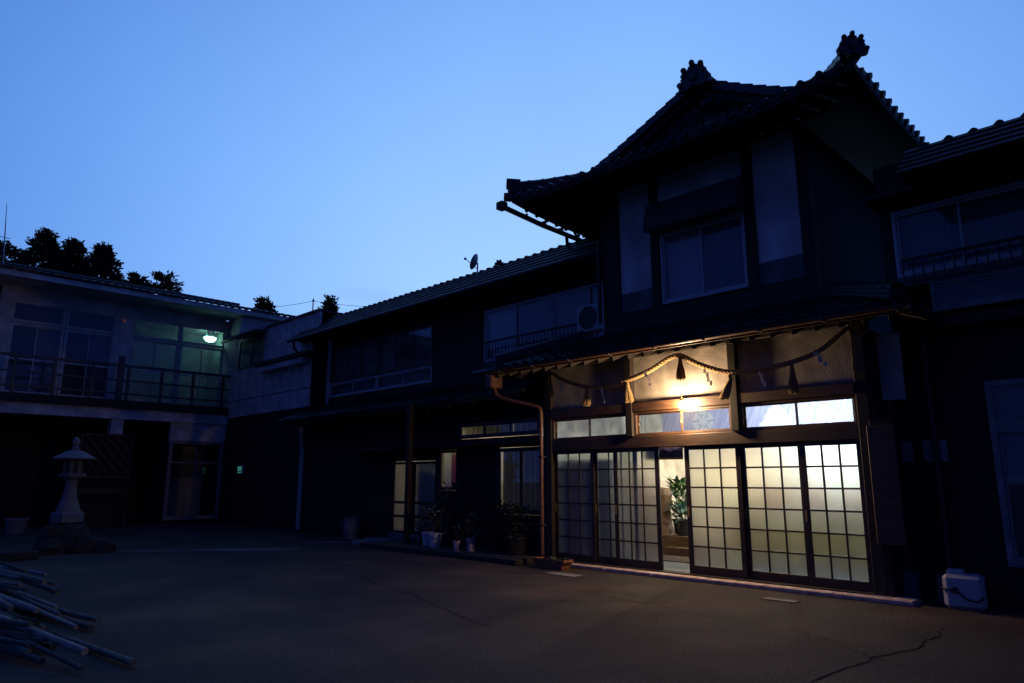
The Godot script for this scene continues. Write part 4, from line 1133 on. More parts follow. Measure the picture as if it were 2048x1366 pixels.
# ---------------------------------------------------------------- the balcony block across the yard
func balcony_block() -> void:
	var t := thing("balcony_lodging_block", "white two-storey lodging block with a railed balcony and tile eave", "building", Vector3(-27.0, 0, -6.0))
	var X := -27.4          # upper wall
	var F := -26.5          # front of the balcony
	var P: Material = M.plaster_white
	bx(t, "floor_band", Vector3(X - 0.1, 3.56, -11.0), Vector3(F, 3.92, 4.0), P)
	bx(t, "balcony_floor", Vector3(X, 3.92, -11.0), Vector3(F + 0.1, 4.2, 4.0), M.board_dark)
	# upper posts and window bays; widths run along -z
	for p in [[-3.6, -3.95], [-7.05, -7.6], [-11.0, -11.1]]:
		bx(t, "wall_pier", Vector3(X - 0.15, 4.2, p[1]), Vector3(X + 0.04, 7.75, p[0]), P)
	bx(t, "wall_pier", Vector3(X - 0.15, 4.2, -3.6), Vector3(X, 7.75, 4.0), P)
	bx(t, "head_wall", Vector3(X - 0.15, 7.35, -11.0), Vector3(X, 7.9, 4.0), M.plaster_old)
	for k in 2:
		window(t, turn_x(Vector3(X + 0.02, 6.62, -3.95 - k * 1.56)), 1.54, 0.72, 1, P, [M.curtain_dark], 0.05, "transom_window")
		window(t, turn_x(Vector3(X + 0.02, 4.24, -3.95 - k * 1.56)), 1.54, 2.36, 2, P, [M.curtain_dark, M.curtain_dim], 0.07, "window", null, 1.15)
	for k in 2:
		window(t, turn_x(Vector3(X + 0.02, 6.62, -7.6 - k * 1.7)), 1.68, 0.72, 1, P, [null], 0.05, "transom_window", M.clear_glass)
		window(t, turn_x(Vector3(X + 0.02, 4.24, -7.6 - k * 1.7)), 1.68, 2.36, 2, P, [null], 0.07, "window", M.frost_thin, 1.15)
	# corridor behind the second pair
	bx(t, "corridor_wall", Vector3(X - 1.7, 4.2, -11.0), Vector3(X - 1.6, 7.4, -7.3), M.pale_green_wall)
	bx(t, "corridor_wall", Vector3(X - 1.6, 4.2, -7.4), Vector3(X - 0.16, 7.35, -7.3), M.pale_green_wall)
	bx(t, "corridor_wall", Vector3(X - 1.6, 4.2, -11.1), Vector3(X - 0.16, 7.35, -11.0), M.pale_green_wall)
	bx(t, "corridor_ceiling", Vector3(X - 1.6, 7.36, -11.0), Vector3(X - 0.16, 7.42, -7.4), M.plaster_white)
	bx(t, "corridor_floor", Vector3(X - 1.6, 4.1, -11.0), Vector3(X, 4.2, -7.4), M.hall_floor)
	bx(t, "room_wall", Vector3(X - 2.6, 4.2, -7.3), Vector3(X - 2.5, 7.4, -3.5), M.cream_wall)
	bx(t, "room_wall", Vector3(X - 2.5, 4.2, -7.3), Vector3(X - 1.7, 7.4, -7.2), M.cream_wall)
	bx(t, "room_wall", Vector3(X - 2.5, 4.2, -3.6), Vector3(X - 0.16, 7.4, -3.5), M.cream_wall)
	bx(t, "room_ceiling", Vector3(X - 2.6, 7.4, -7.3), Vector3(X - 0.16, 7.46, -3.5), M.plaster_white)
	bx(t, "room_floor", Vector3(X - 2.6, 4.1, -7.3), Vector3(X, 4.2, -3.5), M.hall_floor)
	bx(t, "end_wall", Vector3(-31.0, 4.0, -12.5), Vector3(-26.3, 7.79, -11.12), M.plaster_old)
	# railing: top, middle and bottom rails on posts
	var rl := bx(t, "balcony_rail", Vector3(F - 0.06, 5.36, -11.0), Vector3(F + 0.02, 5.45, 4.0), M.bronze_frame)
	for y in [4.86, 4.4]:
		bx(rl, "lower_rail", Vector3(F - 0.045, y, -11.0), Vector3(F + 0.005, y + 0.06, 4.0), M.bronze_frame)
	for k in 14:
		var zz := 3.6 - k * 1.1
		bx(rl, "rail_post", Vector3(F - 0.07, 4.2, zz - 0.04), Vector3(F + 0.03, 5.36, zz + 0.04), M.bronze_frame)
	bx(rl, "newel_post", Vector3(F - 0.1, 4.2, -7.24), Vector3(F + 0.06, 5.72, -7.06), M.bronze_frame, 0.01)
	# roof
	var ez := -26.0
	var dk := begin()
	for s in [0.0, -0.12]:
		quad(dk, Vector3(ez, 8.0 + s, -13.2), Vector3(ez, 8.0 + s, 4.0), Vector3(ez - 4.0, 9.0 + s, 4.0), Vector3(ez - 4.0, 9.0 + s, -13.2), Vector3(0, 1 if s == 0.0 else -1, 0))
	quad(dk, Vector3(ez, 8.0, -13.2), Vector3(ez - 4.0, 9.0, -13.2), Vector3(ez - 4.0, 8.88, -13.2), Vector3(ez, 7.88, -13.2), Vector3(0, 0, -1))
	var rf := part(t, "roof", dk.commit(), M.boards)
	bx(rf, "fascia", Vector3(ez - 0.02, 7.8, -13.2), Vector3(ez + 0.05, 7.98, 4.0), P)
	bx(rf, "soffit", Vector3(X - 0.1, 7.8, -13.2), Vector3(ez - 0.02, 7.84, 4.0), M.plaster_old)
	lay_tiles(rf, func(u, v): return Vector3(ez + 0.07 - v, 8.02 + 0.25 * v, 3.0 - u), 16.2, 3.9, 0.96, func(u, v): return true, 3)
	ridge(rf, [Vector3(ez - 3.95, 9.02, 3.8), Vector3(ez - 3.95, 9.02, -12.5)], 2, 0.22)
	# ground floor: recess, pillar, low wall, glazed door
	bx(t, "pillar", Vector3(F - 0.5, 0.0, -7.42), Vector3(F - 0.04, 3.56, -7.04), P, 0.01)
	bx(t, "pillar", Vector3(F - 0.5, 0.0, -2.4), Vector3(F - 0.04, 3.56, -2.0), P, 0.01)
	bx(t, "recess_wall", Vector3(-29.2, 0.0, -9.0), Vector3(-29.1, 3.56, 4.0), M.board_dark)
	bx(t, "recess_side", Vector3(-29.1, 0.0, -9.1), Vector3(F - 0.3, 3.56, -9.0), M.boards)
	bx(t, "head_panel", Vector3(F - 0.3, 2.9, -11.0), Vector3(F - 0.1, 3.56, -9.0), P)
	window(t, turn_x(Vector3(F - 0.14, 0.1, -9.02)), 1.95, 2.8, 2, M.grey_paint, [null], 0.09, "glass_door", M.clear_glass, 2.0)
	bx(t, "lobby_wall", Vector3(-28.6, 0.0, -11.0), Vector3(-28.5, 3.5, -9.1), M.cream_wall)
	bx(t, "lobby_poster", Vector3(-28.5, 1.6, -10.7), Vector3(-28.48, 2.6, -9.8), M.curtain_olive, 0.002)
	bx(t, "rear_wall", Vector3(-31.0, 0.0, -12.5), Vector3(-30.9, 8.0, 4.0), M.boards)
	# lamps
	var l := thing("corridor_fluorescent_lamp", "greenish white fluorescent lamp glowing behind the upper balcony glass", "lamp", Vector3(-27.75, 7.36, -10.1))
	bx(l, "housing", Vector3(-27.95, 7.1, -10.72), Vector3(-27.75, 7.36, -10.44), M.white_paint, 0.01)
	part(l, "lamp_cover", lathe([Vector2(0.0, -0.26), Vector2(0.13, -0.22), Vector2(0.2, -0.1), Vector2(0.2, 0.0)], 16), lamp_mat("green_glow", lin(0.5, 1.0, 0.86), 6.0), Transform3D(Basis().scaled(Vector3(0.6, 0.8, 1.2)), Vector3(-27.85, 7.1, -10.58)))
	omni(l, Vector3(-27.85, 6.86, -10.58), lin(0.24, 1.0, 0.86), 0.11, 0.1)
	var r := thing("red_indicator_lamp", "tiny red alarm lamp on the white pier above the balcony rail", "lamp", Vector3(X + 0.05, 7.15, -7.3))
	part(r, "lamp_lens", lathe([Vector2(0.05, 0.0), Vector2(0.05, 0.05), Vector2(0.03, 0.09), Vector2(0.0, 0.1)], 12), lamp_mat("red_glow", lin(1.0, 0.2, 0.22), 0.05), Transform3D(Basis(Vector3(0, 0, 1), -PI / 2), Vector3(X + 0.04, 7.16, -7.3)))
	part(r, "base", lathe([Vector2(0.0, 0.0), Vector2(0.07, 0.0), Vector2(0.07, 0.02), Vector2(0.0, 0.02)], 12), M.white_paint, Transform3D(Basis(Vector3(0, 0, 1), -PI / 2), Vector3(X + 0.04, 7.16, -7.3)))

func annex() -> void:
	var t := thing("plastered_link_building", "pale plastered link building with a hooded window between block and guest wing", "building", Vector3(-23.0, 0, -10.9))
	var z := -10.95
	var P: Material = M.plaster_white
	for b in [[-27.6, -25.85, 3.8, 6.85], [-23.75, -19.9, 3.8, 6.85], [-25.85, -23.75, 3.8, 5.55], [-25.85, -23.75, 6.75, 6.85]]:
		bx(t, "plaster_wall", Vector3(b[0], b[2], z - 0.1), Vector3(b[1], b[3], z), P, 0.003)
	window(t, face_z(Vector3(-25.82, 5.57, z)), 2.04, 1.16, 2, M.bronze_frame, [M.curtain_dark], 0.05)
	var hd := begin()
	var pr := PackedVector2Array([Vector2(0.0, 6.82), Vector2(0.5, 6.72), Vector2(0.5, 6.77), Vector2(0.0, 6.98)])
	add_extruded(hd, pr, 2.6, Transform3D(Basis(Vector3(0, 0, 1), Vector3(0, 1, 0), Vector3(-1, 0, 0)), Vector3(-24.8, 0, z + 0.005)))
	part(t, "window_hood", hd.commit(), M.galvanised)
	bx(t, "ledge", Vector3(-23.8, 5.42, z), Vector3(-19.95, 5.56, z + 0.32), M.pipe_dark)
	bx(t, "ledge_box", Vector3(-23.4, 5.2, z), Vector3(-20.4, 5.38, z + 0.28), P)
	bx(t, "string_course", Vector3(-26.4, 4.4, z), Vector3(-19.95, 4.43, z + 0.015), M.dado)
	bx(t, "flat_roof", Vector3(-27.6, 6.86, -14.0), Vector3(-19.9, 6.93, z + 0.06), M.pipe_dark)
	bx(t, "lower_wall", Vector3(-29.5, 0.0, z - 0.25), Vector3(-19.9, 3.95, z - 0.12), M.board_dark)
	for k in 27:   # weathered boards standing side by side
		var x := -26.38 + k * 0.24
		if k in [21, 22]: continue
		bx(t, "board", Vector3(x, 0.05, z - 0.12), Vector3(x + 0.225, 3.79, z - 0.09 + rng.randf_range(0.0, 0.012)), M.boards if k % 3 else M.board_dark, 0.004)
	window(t, face_z(Vector3(-21.32, 0.3, z - 0.09)), 0.44, 2.2, 1, M.bronze_frame, [M.curtain_olive], 0.04, "narrow_window")
	var e := thing("exit_sign", "small green emergency exit light on the boarded wall of the link building", "sign", Vector3(-25.1, 1.9, z))
	bx(e, "sign_case", Vector3(-25.24, 1.72, z - 0.09), Vector3(-24.86, 2.0, z - 0.01), M.pot_white, 0.01)
	var gm := lamp_mat("exit_glow", lin(0.12, 0.62, 0.42), 0.2)
	bx(e, "lit_sign_face", Vector3(-25.21, 1.83, z - 0.01), Vector3(-24.89, 1.98, z + 0.0), gm, 0.002)
	bx(e, "lit_sign_strip", Vector3(-25.21, 1.75, z - 0.01), Vector3(-24.89, 1.79, z + 0.0), gm, 0.002)

# ---------------------------------------------------------------- lamp, rope
func entrance_lamp() -> void:
	var at := Vector3(-5.95, 2.68, -9.675)
	var t := thing("entrance_lamp", "bare warm bulb lamp glowing on the beam above the lattice doors", "lamp", Vector3(-6.0, 2.7, -9.84))
	bx(t, "wall_plate", Vector3(-6.05, 2.66, -9.80), Vector3(-5.95, 2.76, -9.785), M.brass, 0.006)
	tube(t, "arm", [Vector3(-6.0, 2.72, -9.786), Vector3(-5.98, 2.77, -9.75), Vector3(-5.955, 2.81, -9.7), Vector3(-5.95, 2.78, -9.675)], 0.01, M.brass, 8)
	part(t, "socket", lathe([Vector2(0.0, 0.1), Vector2(0.024, 0.1), Vector2(0.028, 0.05), Vector2(0.024, 0.045)], 14), M.brass, face_z(at))
	var s := SphereMesh.new(); s.radius = 0.05; s.height = 0.11; s.radial_segments = 24; s.rings = 12
	part(t, "bulb", s, lamp_mat("bulb_glow", lin(1.0, 0.82, 0.55), 12.0), face_z(at - Vector3(0, 0.015, 0)))
	omni(t, at - Vector3(0, 0.015, 0), lin(1.0, 0.64, 0.36), 5.4, 0.05)

const ROPE := [Vector3(-8.81, 3.57, -9.62), Vector3(-8.46, 3.35, -9.62), Vector3(-8.10, 3.21, -9.62), Vector3(-7.81, 3.13, -9.62), Vector3(-7.36, 3.10, -9.62), Vector3(-6.86, 3.18, -9.62), Vector3(-6.48, 3.28, -9.62), Vector3(-6.09, 3.44, -9.62), Vector3(-5.92, 3.46, -9.62), Vector3(-5.64, 3.31, -9.62), Vector3(-5.30, 3.16, -9.62), Vector3(-5.04, 3.09, -9.62), Vector3(-4.82, 3.07, -9.62), Vector3(-4.51, 3.08, -9.62), Vector3(-4.06, 3.14, -9.62), Vector3(-3.70, 3.25, -9.62), Vector3(-3.35, 3.48, -9.62), Vector3(-3.23, 3.56, -9.62)]

func rope() -> void:
	var t := thing("sacred_straw_rope", "twisted straw rope with tassels and white paper streamers above the doors", "rope", Vector3(-6.0, 3.0, -9.62))
	var cv := Curve3D.new()
	for i in ROPE.size():
		var d: Vector3 = (ROPE[mini(i + 1, ROPE.size() - 1)] - ROPE[maxi(i - 1, 0)]) / 6.0
		if i == 8: d = Vector3(0.06, 0, 0)
		cv.add_point(ROPE[i], -d, d)
	# the loop at the far end
	for k in 9:
		var a := -2.3 + TAU * k / 8.0
		cv.add_point(Vector3(-3.17 + 0.1 * cos(-a), 3.47 + 0.1 * sin(-a), -9.6))
	var L := cv.get_baked_length()
	for s in 3:
		var pts := []
		var rad := []
		var n := int(L / 0.022)
		for i in n + 1:
			var o := L * i / n
			var p := cv.sample_baked(o, true)
			var q := cv.sample_baked(minf(o + 0.01, L), true)
			var d := (q - p).normalized() if o < L - 0.011 else Vector3.RIGHT
			var f := frame_of(d)
			var a := o * 34.0 + TAU * s / 3.0
			var thick := 0.017 + 0.005 * sin(PI * clampf(o / 5.8, 0.0, 1.0))
			pts.append(p + (f.x * cos(a) + f.y * sin(a)) * thick)
			rad.append(thick * 1.08)
		var st := begin()
		add_tube(st, pts, rad, 6)
		part(t, "strand", st.commit(), M.straw)
	var tops := [[Vector3(-8.71, 3.46, -9.62), 0.45, 0.0], [Vector3(-7.83, 3.12, -9.62), 0.33, 0.0], [Vector3(-6.94, 3.16, -9.62), 0.38, 0.03], [Vector3(-5.9, 3.44, -9.62), 0.37, 0.0], [Vector3(-5.06, 3.09, -9.62), 0.4, -0.12], [Vector3(-4.11, 3.11, -9.62), 0.42, 0.0], [Vector3(-3.21, 3.38, -9.6), 0.48, 0.0]]
	for k in tops.size():
		var top: Vector3 = tops[k][0]; var len_: float = tops[k][1]
		var st := begin()
		for i in 44:
			var a := i * 2.399; var r := sqrt((i + 0.5) / 44.0)
			var b := Vector3(cos(a), 0, sin(a)) * r
			var p1 := b * 0.018; var p2 := b * 0.03 - Vector3(0, len_ * 0.3, 0); var p3 := b * 0.075 - Vector3(-tops[k][2], len_ * rng.randf_range(0.93, 1.03), 0)
			add_tube(st, [p1, p2, p2.lerp(p3, 0.5) + b * 0.008, p3], 0.0065, 4, false)
		add_tube(st, [Vector3(0, -len_ * 0.24, 0), Vector3(0, -len_ * 0.29, 0)], 0.036, 10)
		part(t, "straw_tassel", st.commit(), M.straw if k != 3 else M.straw_painted_shade, face_z(top))  # tassel over the lamp: its silhouette shade is put into the straw colour
	for q in [[-8.4, 3.27, 0.2], [-7.44, 3.09, 0.28], [-6.5, 3.26, 0.31], [-5.42, 3.19, 0.27], [-4.55, 3.06, 0.24], [-3.72, 3.23, 0.2]]:
		var st := begin()
		var n := 4
		var w := 0.05
		for k in n:   # folded zigzag of paper
			var y0: float = -q[2] * k / n; var y1: float = -q[2] * (k + 1.15) / n
			var x: float = 0.03 * k - 0.05 + (0.012 if k % 2 else -0.012)
			var zo := 0.012 * (k % 2) + 0.004 * k
			for f in [0.0, 0.0015]:
				quad(st, Vector3(x, y0, zo + f), Vector3(x + w, y0, zo + 0.006 + f), Vector3(x + w, y1, zo + 0.012 + f), Vector3(x, y1, zo + 0.006 + f), Vector3(0, 0, 1 if f > 0 else -1))
		part(t, "paper_streamer", st.commit(), M.paper, Transform3D(Basis(Vector3.UP, rng.randf_range(-0.5, 0.5)), Vector3(q[0], q[1], -9.59)))

# ---------------------------------------------------------------- pots and small things
func planter_and_pots() -> void:
	var t := thing("terracotta_planter", "long terracotta planter box with low plants at the foot of the brown downpipe", "planter", Vector3(-8.4, 0, -9.3))
	var st := begin()
	var L := 0.34; var D := 0.12
	for ring in [[[0.0, 0.86], [0.13, 0.98]], [[0.13, 1.06], [0.17, 1.06]], [[0.13, 0.98], [0.13, 1.06]], [[0.17, 1.06], [0.17, 0.94]], [[0.17, 0.94], [0.14, 0.92]]]:
		var a: Array = ring[0]; var b: Array = ring[1]
		var A := [Vector3(-L * a[1], a[0], -D * a[1]), Vector3(L * a[1], a[0], -D * a[1]), Vector3(L * a[1], a[0], D * a[1]), Vector3(-L * a[1], a[0], D * a[1])]
		var B := [Vector3(-L * b[1], b[0], -D * b[1]), Vector3(L * b[1], b[0], -D * b[1]), Vector3(L * b[1], b[0], D * b[1]), Vector3(-L * b[1], b[0], D * b[1])]
		for k in 4:
			var m: Vector3 = (A[k] + A[(k + 1) % 4]) / 2.0
			var out := Vector3(m.x / L, 0.0, m.z / D)
			if absf(b[0] - a[0]) < 0.001: out = Vector3(0, 1 if b[1] < a[1] else -1, 0)
			elif b[1] < a[1] and ring[0][0] > 0.15: out = -out
			quad(st, A[k], A[(k + 1) % 4], B[(k + 1) % 4], B[k], out)
	part(t, "box", st.commit(), M.terracotta, face_z(Vector3(-8.4, 0.0, -9.3)))
	bx(t, "soil", Vector3(-8.7, 0.1, -9.4), Vector3(-8.1, 0.145, -9.2), M.earth, 0.01)
	leafy(t, "low_plants", Vector3(-8.25, 0.13, -9.3), 0.03, 0.3, 40, 0.09, 0.03, M.leaf)
	# the ledge along the guest wing and what stands on it
	var lg := sbx("stone_ledge", Vector3(-14.2, 0.0, -10.64), Vector3(-9.15, 0.10, -9.15), M.rock, 0.015)
	lg.set_meta("kind", "structure")
	var g := "potted plants along the guest wing"
	var spec := [
		["white_flower_pot", "white bucket pot with a pale flowering shrub beside the porch post", Vector3(-12.45, 0.1, -9.75), 0.15, 0.29, M.pot_white, 0.55, 80, M.leaf_dark],
		["white_flower_pot", "white bucket pot, the twin nearer the brown downpipe, with dark leaves", Vector3(-12.05, 0.1, -9.62), 0.15, 0.29, M.pot_white, 0.5, 70, M.leaf_dark],
		["small_pink_pot", "small pale pink pot standing before the lilac pot on the ledge", Vector3(-11.1, 0.1, -9.42), 0.075, 0.2, M.pot_pink, 0.25, 40, M.leaf_dark],
		["lilac_pot", "lilac ceramic pot with thin stems beside the small pink pot", Vector3(-10.9, 0.1, -9.62), 0.11, 0.26, M.pot_lilac, 0.45, 60, M.leaf_dark],
		["large_shrub_pot", "large dark pot with a bushy evergreen shrub beside the brown downpipe", Vector3(-9.75, 0.1, -9.75), 0.24, 0.34, M.pot_black, 0.55, 300, M.leaf_dark],
		["dark_shrub_pot", "black pot with a wide dark shrub under the curtained window", Vector3(-10.5, 0.1, -10.05), 0.22, 0.36, M.pot_black, 0.55, 220, M.leaf_dark],
		["tall_shrub_pot", "black pot with a tall thin shrub under the lit notice", Vector3(-12.1, 0.1, -10.2), 0.2, 0.34, M.pot_black, 1.0, 170, M.leaf_dark],
	]
	for s in spec:
		var p := thing(s[0], s[1], "plant pot", s[2], g)
		pot(p, s[2], s[3], s[4], s[5])
		for k in 4:
			var a := k * 1.7
			tube(p, "stem", [s[2] + Vector3(0, s[4] * 0.8, 0), s[2] + Vector3(cos(a) * 0.05, s[4] + s[6] * 0.5, sin(a) * 0.05), s[2] + Vector3(cos(a) * 0.16, s[4] + s[6] * 0.95, sin(a) * 0.16)], [0.012, 0.008, 0.004], M.bark, 5)
		leafy(p, "leaves", s[2] + Vector3(0, s[4], 0), s[6], 0.4 + s[3], s[7], 0.15, 0.05, s[8])
	var fl := thing("pale_blossom_pot", "low pot of pale blossoms standing before the lit glass door", "plant pot", Vector3(-13.0, 0.1, -10.1), g)
	pot(fl, Vector3(-13.0, 0.1, -10.1), 0.16, 0.28, M.pot_black)
	leafy(fl, "leaves", Vector3(-13.0, 0.36, -10.1), 0.3, 0.45, 70, 0.13, 0.05, M.leaf_dark)
	leafy(fl, "blossoms", Vector3(-13.0, 0.42, -10.1), 0.3, 0.45, 26, 0.06, 0.05, M.blossom)
	var br := thing("grey_barrel", "grey lidded barrel against the dark board wall left of the glass door", "barrel", Vector3(-16.3, 0, -10.25))
	part(br, "body", lathe([Vector2(0.0, 0.0), Vector2(0.2, 0.0), Vector2(0.235, 0.25), Vector2(0.22, 0.5), Vector2(0.0, 0.5)], 20), M.pot_grey, face_z(Vector3(-16.3, 0.0, -10.25)))
	part(br, "lid", lathe([Vector2(0.0, 0.56), Vector2(0.05, 0.56), Vector2(0.06, 0.53), Vector2(0.24, 0.52), Vector2(0.24, 0.5), Vector2(0.0, 0.5)], 20), M.pot_grey, face_z(Vector3(-16.3, 0.0, -10.25)))
	for q in [[-15.0, -10.2, 0.55, 0.3], [-14.7, -9.6, 0.45, 0.25]]:
		var s := thing("stepping_stone", "flat pale stepping stone before the lit glass door", "stone", Vector3(q[0], 0, q[1]), "stepping stones to the glass door")
		part(s, "slab", lathe([Vector2(0.0, 0.0), Vector2(1.02, 0.0), Vector2(1.0, 0.06), Vector2(0.9, 0.085), Vector2(0.0, 0.09)], 13), M.stone, Transform3D(Basis().scaled(Vector3(q[2], 1, q[3])), Vector3(q[0], 0.0, q[1])))

func small_things() -> void:
	# outdoor unit of an air conditioner on the pent roof
	var a := thing("air_conditioner_unit", "white outdoor air conditioner unit on the pent roof beside the upper plaster wall", "air conditioner", Vector3(-8.45, 4.35, -10.75))
	bx(a, "casing", Vector3(-8.85, 4.4, -10.85), Vector3(-8.08, 4.95, -10.6), M.plastic_white, 0.015)
	for x in [-8.78, -8.2]:
		bx(a, "foot", Vector3(x, 3.95, -10.86), Vector3(x + 0.06, 4.4, -10.58), M.galvanised, 0.004)
	part(a, "fan_guard", lathe([Vector2(0.0, 0.02), Vector2(0.05, 0.02), Vector2(0.05, 0.01), Vector2(0.2, 0.01), Vector2(0.225, 0.02), Vector2(0.23, 0.0)], 24), M.pipe_dark, Transform3D(Basis(Vector3.RIGHT, PI / 2), Vector3(-8.56, 4.68, -10.6)))
	for k in 6:
		bx(a, "grille_bar", Vector3(-8.78, 4.5 + k * 0.065, -10.585), Vector3(-8.34, 4.508 + k * 0.065, -10.578), M.plastic_white, 0.002)
	# satellite dish on the guest wing roof
	var d := thing("satellite_dish", "small round satellite dish on a mast above the guest wing eave", "satellite dish", Vector3(-13.5, 6.85, -12.0))
	tube(d, "mast", [Vector3(-13.45, 6.8, -12.0), Vector3(-13.45, 7.25, -12.0)], 0.02, M.galvanised, 8)
	var prof := []
	for i in 7: prof.append(Vector2(0.225 * i / 6.0, 0.07 * pow(i / 6.0, 2.0)))
	for i in 7: prof.append(Vector2(0.225 * (6 - i) / 6.0, 0.07 * pow((6 - i) / 6.0, 2.0) + 0.008))
	var face := Basis(Vector3(0, 0, 1), 1.1) * Basis(Vector3(1, 0, 0), 0.5)
	part(d, "reflector", lathe(prof, 22), M.plastic_white, Transform3D(face, Vector3(-13.5, 7.27, -12.0)))
	var tip := Vector3(-13.5, 7.27, -12.0) + face * Vector3(0.0, 0.3, 0.1)
	tube(d, "feed_arm", [Vector3(-13.48, 7.1, -12.0), tip], 0.01, M.galvanised, 6)
	bx(d, "feed_horn", tip - Vector3(0.03, 0.03, 0.03), tip + Vector3(0.03, 0.03, 0.03), M.galvanised, 0.01)
	var fo := thing("ridge_finial", "dark ridge-end tile ornament showing above the guest wing eave", "roof ornament", Vector3(-12.7, 6.85, -12.0))
	ornament(fo, Transform3D(Basis(Vector3.UP, 0.5), Vector3(-12.6, 6.95, -12.0)), 0.4, 2)
	bx(fo, "base_tile", Vector3(-12.75, 6.75, -12.1), Vector3(-12.45, 6.92, -11.9), M.tile_1, 0.02)
	# hanging house board on the right post
	var b := thing("house_name_board", "tall dark wooden house board hung on the post right of the doors", "sign", Vector3(-3.05, 0.7, -9.7))
	bx(b, "plank", Vector3(-3.24, 0.7, -9.76), Vector3(-2.9, 2.2, -9.71), M.mid_wood, 0.012)
	bx(b, "hanging_batten", Vector3(-3.2, 2.2, -9.8), Vector3(-2.94, 2.26, -9.72), M.dark_wood, 0.006)
	bx(b, "bracket", Vector3(-3.21, 1.9, -9.83), Vector3(-3.12, 1.96, -9.755), M.pipe_dark, 0.004)
	# white tank beside the right wing
	var w := thing("white_plastic_tank", "white plastic tank with a dark strap and hose by the wing wall", "tank", Vector3(-2.4, 0, -9.95))
	var st := begin()
	add_box(st, Vector3(-0.21, 0.0, -0.15), Vector3(0.21, 0.4, 0.15), 0.045)
	add_box(st, Vector3(-0.16, 0.38, -0.1), Vector3(0.02, 0.45, 0.1), 0.03)
	part(w, "body", st.commit(), M.plastic_white, Transform3D(Basis(Vector3.UP, 0.15), Vector3(-2.4, 0.0, -9.98)))
	tube(w, "hose", [Vector3(-2.62, 0.23, -9.82), Vector3(-2.48, 0.22, -9.8), Vector3(-2.42, 0.2, -9.79), Vector3(-2.34, 0.13, -9.79), Vector3(-2.24, 0.11, -9.8), Vector3(-2.18, 0.16, -9.86)], 0.012, M.black_rubber, 6)
	part(w, "cap", lathe([Vector2(0.0, 0.03), Vector2(0.035, 0.03), Vector2(0.04, 0.0)], 14), M.black_rubber, Transform3D(Basis(Vector3.RIGHT, PI / 2), Vector3(-2.46, 0.22, -9.815)))

